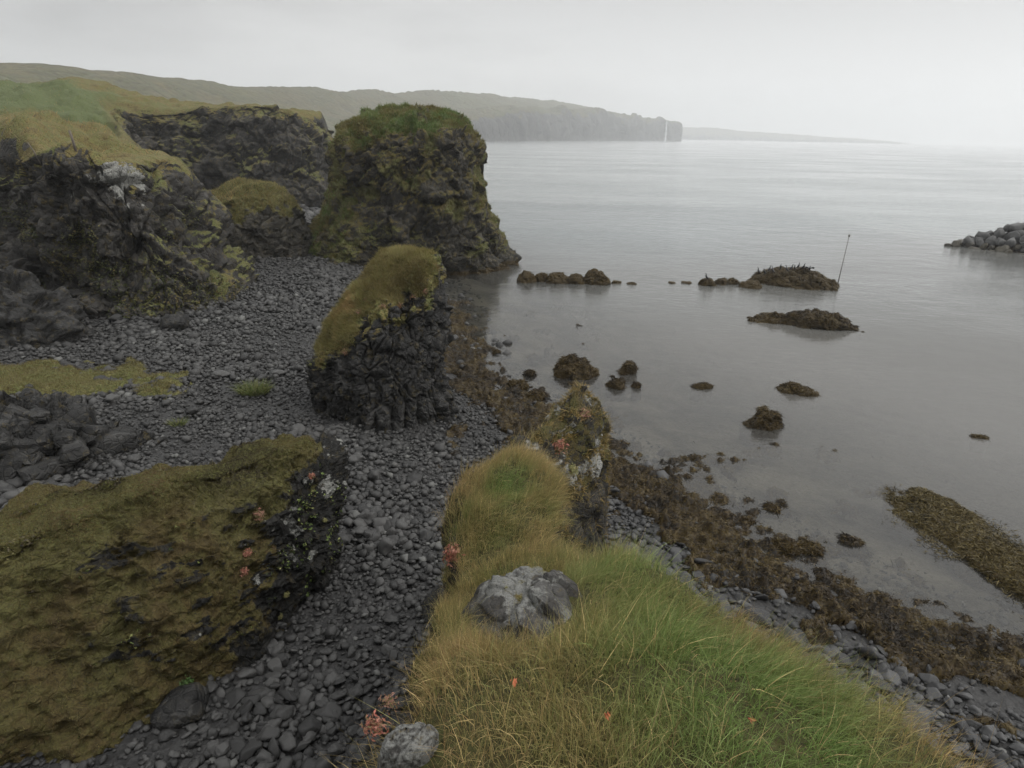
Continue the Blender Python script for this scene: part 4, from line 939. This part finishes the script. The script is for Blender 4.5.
# ------------------------------------------------------------------ cormorants
M_BIRD = flat_mat('black_plumage', (.012, .012, .014), .5)
path = [(0, -.36, .10), (0, -.30, .14), (0, -.2, .21), (0, -.1, .30), (0, .0, .40), (0, .05, .50), (0, .06, .58), (0, .05, .66), (0, .07, .73), (0, .12, .765), (0, .17, .76), (0, .25, .75)]
bv, bf = tube(path, (.02, .035, .075, .11, .12, .10, .065, .045, .04, .045, .028, .008), 12, .9)
legs = mesh_join([(lambda q: (q[0], q[1][0]))(tube([(sx, -.05, .28), (sx, .0, .1), (sx, .0, .0), (sx, .08, .0)], (.03, .016, .016, .02), 6)) for sx in (-.06, .06)])
def wing(sx):
    Pw = []
    for u_ in np.linspace(0, 1, 8):
        xx = sx * (.09 + .42 * u_); zz = .47 + .12 * math.sin(u_ * 2.2) ; ch = .26 * (1 - .55 * u_ ** 2)
        Pw.append([(xx, .04 - .0, zz), (xx, .02 - ch * .3, zz + .03), (xx, -ch * .8, zz - .12 - .1 * u_), (xx, -ch * .3, zz - .02)])
    return np.array(Pw)
bv = bv * .74; BM = mk('cormorant', bv, bf, M_BIRD).data; LM = mk('legs', legs[0] * .74, legs[1], M_BIRD).data
WM = [mk('wing', wing(s_) * .74, gfaces(8, 4, True), M_BIRD).data for s_ in (-1, 1)]
for o in [o for o in COL.objects if o.data in [BM, LM] + WM]: bpy.data.objects.remove(o)
def bird(px, py, objs, yaw, label, spread=False, group='cormorants on the skerry'):
    h = hit(px, py, objs)
    if h is None: print('bird miss', px, py); return
    o = bpy.data.objects.new('cormorant', BM); COL.objects.link(o); o.location = [float(v) for v in h[1]]; o.rotation_euler = (0, 0, yaw); tag(o, label, 'bird', None, group)
    ch = [('legs', LM)] + ([('wing', w_) for w_ in WM] if spread else [])
    for nm, me in ch: c_ = bpy.data.objects.new(nm, me); COL.objects.link(c_); c_.parent = o
rbd = np.random.default_rng(3)
PR = SKA[1]; objs = [SKA[0]]
Pt = PR[..., 2]
for k, px in enumerate([764, 769, 772, 780, 786, 791, 794, 798, 803]):
    # feet on the skerry's skyline: search down from above
    for py in range(250, 284):
        if hit(px, py, objs) is not None: break
    bird(px, py + 2 + int(rbd.integers(0, 3)), objs, rbd.random() * 6.28, 'black cormorant perched among others on top of the skerry')
for px, sp_, lb in ((758, False, 'lone cormorant at the seaward tip of the skerry away from the flock'), (809, True, 'cormorant holding its wings spread to dry on the skerry slope near the pole')):
    for py in range(250, 286):
        if hit(px, py, objs) is not None: break
    bird(px, py + 2, objs, 2.9 if sp_ else .8, lb, sp_)
for py in range(262, 290):
    if hit(706, py, [BIRD_ROCK[0]]) is not None: break
bird(706, py + 1, [BIRD_ROCK[0]], 1.2, 'single cormorant perched on a small dark rock in the row')

# ------------------------------------------------------------------ plants
def plant(px, py, objs, r, n, cols, label, name='red_plant', cat='plant', size=None, seed=0, group=None, pt=None):
    n = int(n * 2.4) if size is None else n
    h = hit(px, py, objs) if pt is None else (0, np.array(pt[0]), np.array(pt[1]))
    if h is None: print('plant miss', px, py); return
    lift = np.array([-.04, -.03, .13]) if seed in (1, 2) else np.array([.03, 0, .12]) if seed in (4, 5) else np.zeros(3)
    rng = np.random.default_rng(1000 + seed); c0, nr = h[1], nrm(h[2]); 
    if nr @ (np.array([0, 0, CAM_H]) - c0) < 0: nr = -nr
    d = rng.normal(size=(n, 3)); d = nrm(d + nr * .8); q = c0 + d * (r * (.12 + .72 * rng.random(n) ** .9))[:, None] + nr * r * .15
    V, F, ix = leaves(q, nrm(d + .5 * rng.normal(size=(n, 3)) + nr * .6), (size or r * .15) * (.5 + .9 * rng.random(n)), rng, .38)
    c = mixcol(cols, rng.random(n)) * (.8 + .4 * rng.random((n, 1)))
    o = mk(name, V + lift, F, M_LEAF, c0 + lift, cols=c[ix], smooth=False, label=label, cat=cat, group=group)
    ns = max(3, n // 12); up = nrm(nr + .6 * rng.normal(size=(ns, 3)))
    V, F, ix = blades(np.tile(c0, (ns, 1)), up, nrm(rng.normal(size=(ns, 3))), np.full(ns, r), np.full(ns, max(.004, r * .05)), np.full(ns, .3), rng, 2)
    mk('stems', V, F, M_LEAF, c0, o,  cols=np.tile([.14, .06, .035], (len(V), 1)), smooth=False)
RED = [(.30, .10, .07), (.34, .17, .12), (.20, .055, .04), (.13, .11, .045), (.36, .12, .09)]
PINK = [(.22, .10, .07), (.32, .17, .13), (.17, .09, .045), (.09, .085, .03), (.13, .10, .04)]
ORG = [(.40, .14, .05), (.35, .08, .05), (.22, .14, .04)]
YEL = [(.26, .22, .09), (.20, .19, .08), (.14, .15, .05)]
PT = ([-.46, 1.76, 9.72], [-.35, -.3, .9])
plant(377, 727, [O_HEAD], .065, 90, RED, 'bright red leaved plant at the near rim of the headland above the dark stones', seed=1, pt=PT)
plant(386, 716, [O_HEAD], .055, 60, PINK, 'paler pink leaved plant just above the bright red one on the rim', seed=2, pt=([-.42, 1.86, 9.74], [-.35, -.3, .9]))
plant(457, 556, [O_HEAD], .16, 120, RED, 'red leaved plant clinging to the side of the grassy knoll behind the lichen rock', seed=3)
plant(777, 612, [O_HEAD], .07, 70, PINK, 'pink leaved plant at the seaward rim of the headland', seed=4)
plant(781, 622, [O_HEAD], .06, 60, YEL, 'pale yellow leaved plant under the pink one at the seaward rim', name='yellow_plant', seed=5)
for k, (px, py, lb) in enumerate([(513, 715, 'single orange red leaf in the grass below the lichen rock'), (605, 751, 'orange red leaf in the grass nearest the bottom middle of the headland'), (744, 755, 'orange red leaf in the green grass under the seaward rim'), (836, 662, 'thin orange sprig standing at the seaward rim of the headland')]):
    plant(px, py, [O_HEAD], .016, 7, ORG, lb, size=.013, seed=10 + k)
    h = hit(px, py, [O_HEAD])
for o in [o for o in COL.objects if o.name.startswith('red_plant') and str(o.get('label', '')).find('orange red leaf') >= 0]: o.location.z += .16
for k, (px, py, r, lb) in enumerate([(560, 449, .2, 'red leaved rosette on the dark side of the rock fin'), (582, 415, .2, 'orange tinged plant near the top of the rock fin'), (572, 470, .15, 'yellow green leafy plant low on the rock fin')]):
    plant(px, py, [O_HEAD], r, 90, (RED, PINK, YEL)[k], lb, seed=20 + k)
for k, (px, py, r, pal, lb) in enumerate([(258, 517, .22, PINK, 'largest orange pink plant on the upper slope of the great mossy boulder'), (247, 553, .13, RED, 'red leaved plant in a dark crack of the great mossy boulder'), (243, 571, .14, RED, 'lower red leaved plant in the crack of the great mossy boulder'), (312, 476, .11, RED, 'small red plant near the top end of the great mossy boulder'),
                                          (285, 594, .11, YEL, 'pale yellow leafy plant on the dark end of the great mossy boulder'), (279, 617, .09, YEL, 'lower pale yellow leafy plant on the dark end of the great mossy boulder'), (325, 520, .065, YEL, 'yellow green plant high on the overhanging end of the great mossy boulder'), (185, 683, .26, [(.05, .10, .02), (.07, .13, .03), (.04, .07, .02)], 'bright green leafy plant at the lower edge of the great mossy boulder')]):
    plant(px, py, [O_MOSSY], r, 210, pal, lb, name='leafy_plant' if pal not in (RED, PINK) else 'red_plant', seed=30 + k, size=max(r * .17, .026))
for k, (px, py, lb) in enumerate([(368, 300, 'pink plant highest under the turf edge of the stack'), (358, 313, 'pink plant farther down under the turf edge of the stack'), (382, 306, 'pink plant in the middle of the turf edge of the stack'), (400, 305, 'wide pink plant right of the middle of the turf edge of the stack'), (414, 298, 'pink plant near the seaward end of the turf edge of the stack'),
                                  (424, 291, 'pink plant at the seaward corner of the turf edge of the stack'), (345, 352, 'orange plant at the low landward end of the turf edge of the stack')]):
    plant(px, py, [O_MID], .20, 90, PINK, lb, seed=50 + k, size=.035)
plant(12, 411, [O_OUT], .2, 60, RED, 'small orange red plant on top of the blocky basalt outcrop', seed=60, size=.05)
# small leaves scattered over the mossy boulder
P, N, mm = MOSSY; rl = np.random.default_rng(9)
wl_ = sstep(.0, .35, fbm(P, .9, 4, 215) + .25 * sstep(3.2, 2.0, P[..., 2])) * sstep(4.7, 3.9, P[..., 2])
n = 26000; p, nn = sample_grid(P, N, wl_, n, True, rl); k = rl.random(n) < sstep(.0, .4, fbm(p, 2.3, 3, 216)); p, nn = p[k], nn[k]; n1 = len(p)
p2, n2 = sample_grid(P, N, sstep(.5, .9, mm), 75000, True, rl); p = np.concatenate([p, p2]); nn = np.concatenate([nn, n2]); n = len(p); lo = np.arange(n) >= n1
V, F, ix = leaves(p + nn * (.03 + .05 * rl.random((n, 1))), nrm(nn + .7 * rl.normal(size=(n, 3)) + [0, 0, .5]), np.where(lo, .016 + .022 * rl.random(n), .022 + .04 * rl.random(n) ** 2), rl, .6)
c = 1.8 * mixcol([(.045, .065, .015), (.07, .10, .025), (.12, .13, .045), (.17, .15, .07)], .35 + .3 * fbm(p, 1.1, 2, 217) + .25 * rl.normal(size=n))
c2 = mixcol([(.008, .006, .003), (.024, .017, .007), (.055, .042, .016), (.085, .075, .026), (.13, .11, .045)], .42 + .40 * fbm(p, 1.3, 4, 221) + .24 * rl.normal(size=n))
c[lo] = c2[lo]
mk('ground_cover', V, F, M_LEAF, cols=c[ix], smooth=False, kind='stuff')
# green plants on the cliff face and scree, leaf clumps
P, N, mt = CLIFF
wl_ = face * sstep(.12, .42, fbm(P, .35, 4, 218)) * sstep(-30, -24, -np.abs(P[..., 0] + 26) - 18 + 0 * P[..., 1]) * sstep(60, 48, P[..., 1]) * sstep(7.5, 5, P[..., 2])
wl_ = face * sstep(.05, .4, fbm(P, .45, 4, 218)) * sstep(-44, -38, P[..., 0]) * sstep(48, 42, P[..., 1]) * sstep(8.2, 6, P[..., 2] - 2.2 * sstep(-21, -19, P[..., 0]))
n = 7000; p, nn = sample_grid(P, N, wl_, n, False, rl)
V, F, ix = leaves(p + nn * .12 * rl.random((n, 1)), nrm(nn + .7 * rl.normal(size=(n, 3)) + [0, 0, .5]), .035 + .06 * rl.random(n), rl, .6)
c = mixcol([(.028, .034, .010), (.05, .06, .015), (.075, .075, .02), (.09, .075, .022), (.12, .085, .03)], .40 + .45 * fbm(p, .5, 3, 219) + .18 * rl.normal(size=n))
mk('ground_cover', V, F, M_LEAF, cols=c[ix], smooth=False, kind='stuff')
# clifftop turf
turf_on('grass', P, N, mt * sstep(4.4, 5, rowt) * sstep(75, 55, P[..., 1]) + .25 * mt * sstep(30, 60, P[..., 1]), 130000, False, .26, .035, [(.050, .036, .014), (.10, .080, .028), (.13, .098, .038), (.16, .10, .042)], seed=12, tone=.22, kind='stuff')

# grassy patch and tufts on the beach
def grass_tuft(px, py, r, n, L, label, seed, cols):
    c = None; d = rays(px, py)
    for t_ in np.linspace(5, 60, 3000):
        q = d * t_ + [0, 0, CAM_H]
        if q[2] < zbeach(q[0:1], q[1:2])[0] + .1: c = q; break
    rng = np.random.default_rng(seed); a = rng.random(n) * 6.28; rr = r * np.sqrt(rng.random(n)); p = np.stack([c[0] + rr * np.cos(a), c[1] + rr * np.sin(a) * .8, np.full(n, c[2] - .02)], 1)
    out = nrm(np.stack([np.cos(a), np.sin(a), 0 * a], 1) + .3 * rng.normal(size=(n, 3)))
    V, F, ix = blades(p, nrm(out * .35 + [0, 0, 1.]), out, L * (.5 + rng.random(n)), .014 + .01 * rng.random(n), .3 + .6 * rng.random(n), rng, 3)
    cc = mixcol(cols, rng.random(n)) * (.8 + .4 * rng.random((n, 1)))
    return mk('grass_tuft', V, F, M_GRASS, c, cols=cc[ix], smooth=False, label=label, cat='grass tuft')
GT = [(.06, .085, .022), (.10, .12, .035), (.15, .14, .06)]
grass_tuft(254, 392, .62, 900, .42, 'biggest green grass tuft growing alone among the beach cobbles', 1, GT)
grass_tuft(153, 390, .6, 600, .28, 'yellowish grass tuft beside the mossy patch on the cobbles', 2, [(.09, .085, .03), (.12, .10, .04), (.15, .12, .05)])
grass_tuft(178, 424, .3, 160, .2, 'smallest grass tuft on the cobbles above the mossy boulder', 3, GT)
xg, yg = grid_xy(-27.5, -12, 20, 29.5, .12)
e = 1 - (((xg + 20.2) / 5.2) ** 2 + ((yg - 24.6 - .12 * (xg + 19)) / 2.4) ** 2); pg = np.stack([xg, yg, zbeach(xg, yg)], -1)
e = e + .85 * fbm(pg, .8, 5, 91, .6); pg[..., 2] += np.clip(e, -.4, .6) * .55 + .04 * fbm(pg, 2., 3, 92); NG = gnorm(pg, False); NG = NG * np.sign(NG[..., 2:3])
finish('turf_patch', pg, False, M_CLIFF, (0, 0, 0), sstep(.0, .35, e), .3, 0, 0, 0, kind='stuff')
turf_on('grass', pg, NG, sstep(.08, .4, e), 26000, False, .10, .016, [(.030, .024, .010), (.062, .052, .019), (.078, .074, .026), (.060, .042, .018)], seed=13, tone=.5, kind='stuff')
# thin dead clumps at the foot of the turf-capped stack, flat boulders near the mossy boulder
for k, (px, py, w, h, lb) in enumerate([(182, 712, .95, .38, 'flat dark boulder with pale lichen lying under the green plant at the mossy slope'), (172, 693, .45, .2, 'smaller dark boulder behind the flat one at the mossy slope'), (437, 611, .8, .7, 'dark angular boulder leaning against the foot of the grassy headland'), (172, 327, 1.5, .8, 'dark boulder fallen at the corner of the tall cliff')]):
    d = rays(px, py)
    for t_ in np.linspace(5, 60, 3000):
        q = d * t_ + [0, 0, CAM_H]
        if q[2] < zbeach(q[0:1], q[1:2])[0] + .1: break
    v, f = make_stone(3, 800 + k, h / w * 1.1, True); v = v * w * .6 + q + [0, 0, h * .15]
    mk('fallen_boulder', v, f, M_STACK, q, attrs={'lich': np.full(len(v), .28 if k == 0 else .1), 'crust': np.full(len(v), .2)}, label=lb, cat='boulder')
print('plants', time.time() - T0)

# ------------------------------------------------------------------ haze
V = np.array([(x, y, z) for z in (-8, 220) for y in (-350, 4700) for x in (-2600, 2600)], float)
m, t = new_mat('sea_mist')
vol = t.n('ShaderNodeVolumePrincipled', {'Color': (.83, .84, .85, 1), 'Density': .00038, 'Anisotropy': .45})
t.n('ShaderNodeOutputMaterial', {1: vol.outputs[0]})
mk('haze', V, np.array([(0, 2, 3, 1), (4, 5, 7, 6), (0, 1, 5, 4), (2, 6, 7, 3), (0, 4, 6, 2), (1, 3, 7, 5)]), m, smooth=False, kind='stuff')

# ------------------------------------------------------------------ sky, sun, camera
SUN_EL, SUN_AZ = math.radians(48), math.radians(95)      # azimuth clockwise from +Y
w = bpy.data.worlds.new('World'); SC.world = w; w.use_nodes = True
t = NT(w.node_tree)
sky = t.n('ShaderNodeTexSky', sky_type='NISHITA', sun_disc=False, sun_elevation=SUN_EL, sun_rotation=SUN_AZ, altitude=0, air_density=1., dust_density=4., ozone_density=1.)
hs = t.n('ShaderNodeHueSaturation', {'Saturation': .06, 'Value': 1.0, 'Color': sky.outputs[0]}).outputs[0]
co = t.n('ShaderNodeTexCoord').outputs[0]
sx = t.n('ShaderNodeSeparateXYZ', {0: co})
mp = t.n('ShaderNodeMapping', {'Vector': co, 'Scale': (1.0, 1.0, 4.0)}).outputs[0]
cl = t.math('ADD', t.math('MULTIPLY', t.noise(mp, 2.0, 7, .58), .95), t.math('ADD', t.math('MULTIPLY', sx.outputs[0], .52), t.math('MULTIPLY', t.rng(sx.outputs[2], .22, .75), .55)))
cloud = t.ramp(t.rng(cl, -.15, .5), [(0, (.20, .205, .21)), (.5, (.50, .505, .51)), (1, (.74, .745, .745))])
cloud = t.n('ShaderNodeVectorMath', {0: cloud, 3: 14.6}, operation='SCALE').outputs[0]
elev = t.n('ShaderNodeSeparateColor', {0: t.ramp(sx.outputs[2], [(0, (.54,) * 3), (.07, (.53,) * 3), (.24, (.31,) * 3), (.6, (1.10,) * 3)])}).outputs[0]
colr = t.n('ShaderNodeVectorMath', {0: t.mix(.80, hs, cloud), 3: elev}, operation='SCALE').outputs[0]
bg = t.n('ShaderNodeBackground', {'Color': colr, 'Strength': .1})
t.n('ShaderNodeOutputWorld', {0: bg.outputs[0]})
sun = bpy.data.lights.new('sun', 'SUN'); sun.energy = 1.2; sun.angle = math.radians(50); sun.color = (1, .97, .93)
so = bpy.data.objects.new('sun', sun); COL.objects.link(so)
sdir = Vector((math.sin(SUN_AZ) * math.cos(SUN_EL), math.cos(SUN_AZ) * math.cos(SUN_EL), math.sin(SUN_EL)))
so.rotation_euler = sdir.to_track_quat('Z', 'Y').to_euler(); so.location = (0, 0, 60)

cam = bpy.data.cameras.new('camera'); cam.sensor_width = 36; cam.lens = 36 * F_PX / 1024; cam.clip_start = .05; cam.clip_end = 20000
cob = bpy.data.objects.new('camera', cam); COL.objects.link(cob)
cob.matrix_world = Matrix.Translation((0, 0, CAM_H)) @ Matrix.Rotation(math.pi / 2 - PITCH, 4, 'X') @ Matrix.Rotation(ROLL, 4, 'Z')
SC.camera = cob
SC.view_settings.view_transform = 'Standard'; SC.view_settings.look = 'None'; SC.view_settings.exposure = .74; SC.view_settings.gamma = 1
SC.render.engine = 'CYCLES'; cy = SC.cycles
cy.max_bounces = 6; cy.diffuse_bounces = 2; cy.glossy_bounces = 3; cy.transmission_bounces = 2; cy.transparent_max_bounces = 6; cy.volume_bounces = 3
cy.use_denoising = True
try: cy.denoiser = 'OPENIMAGEDENOISE'
except Exception: pass
cy.use_adaptive_sampling = True; cy.adaptive_threshold = .02
cy.caustics_reflective = False; cy.caustics_refractive = False
print('built', time.time() - T0)
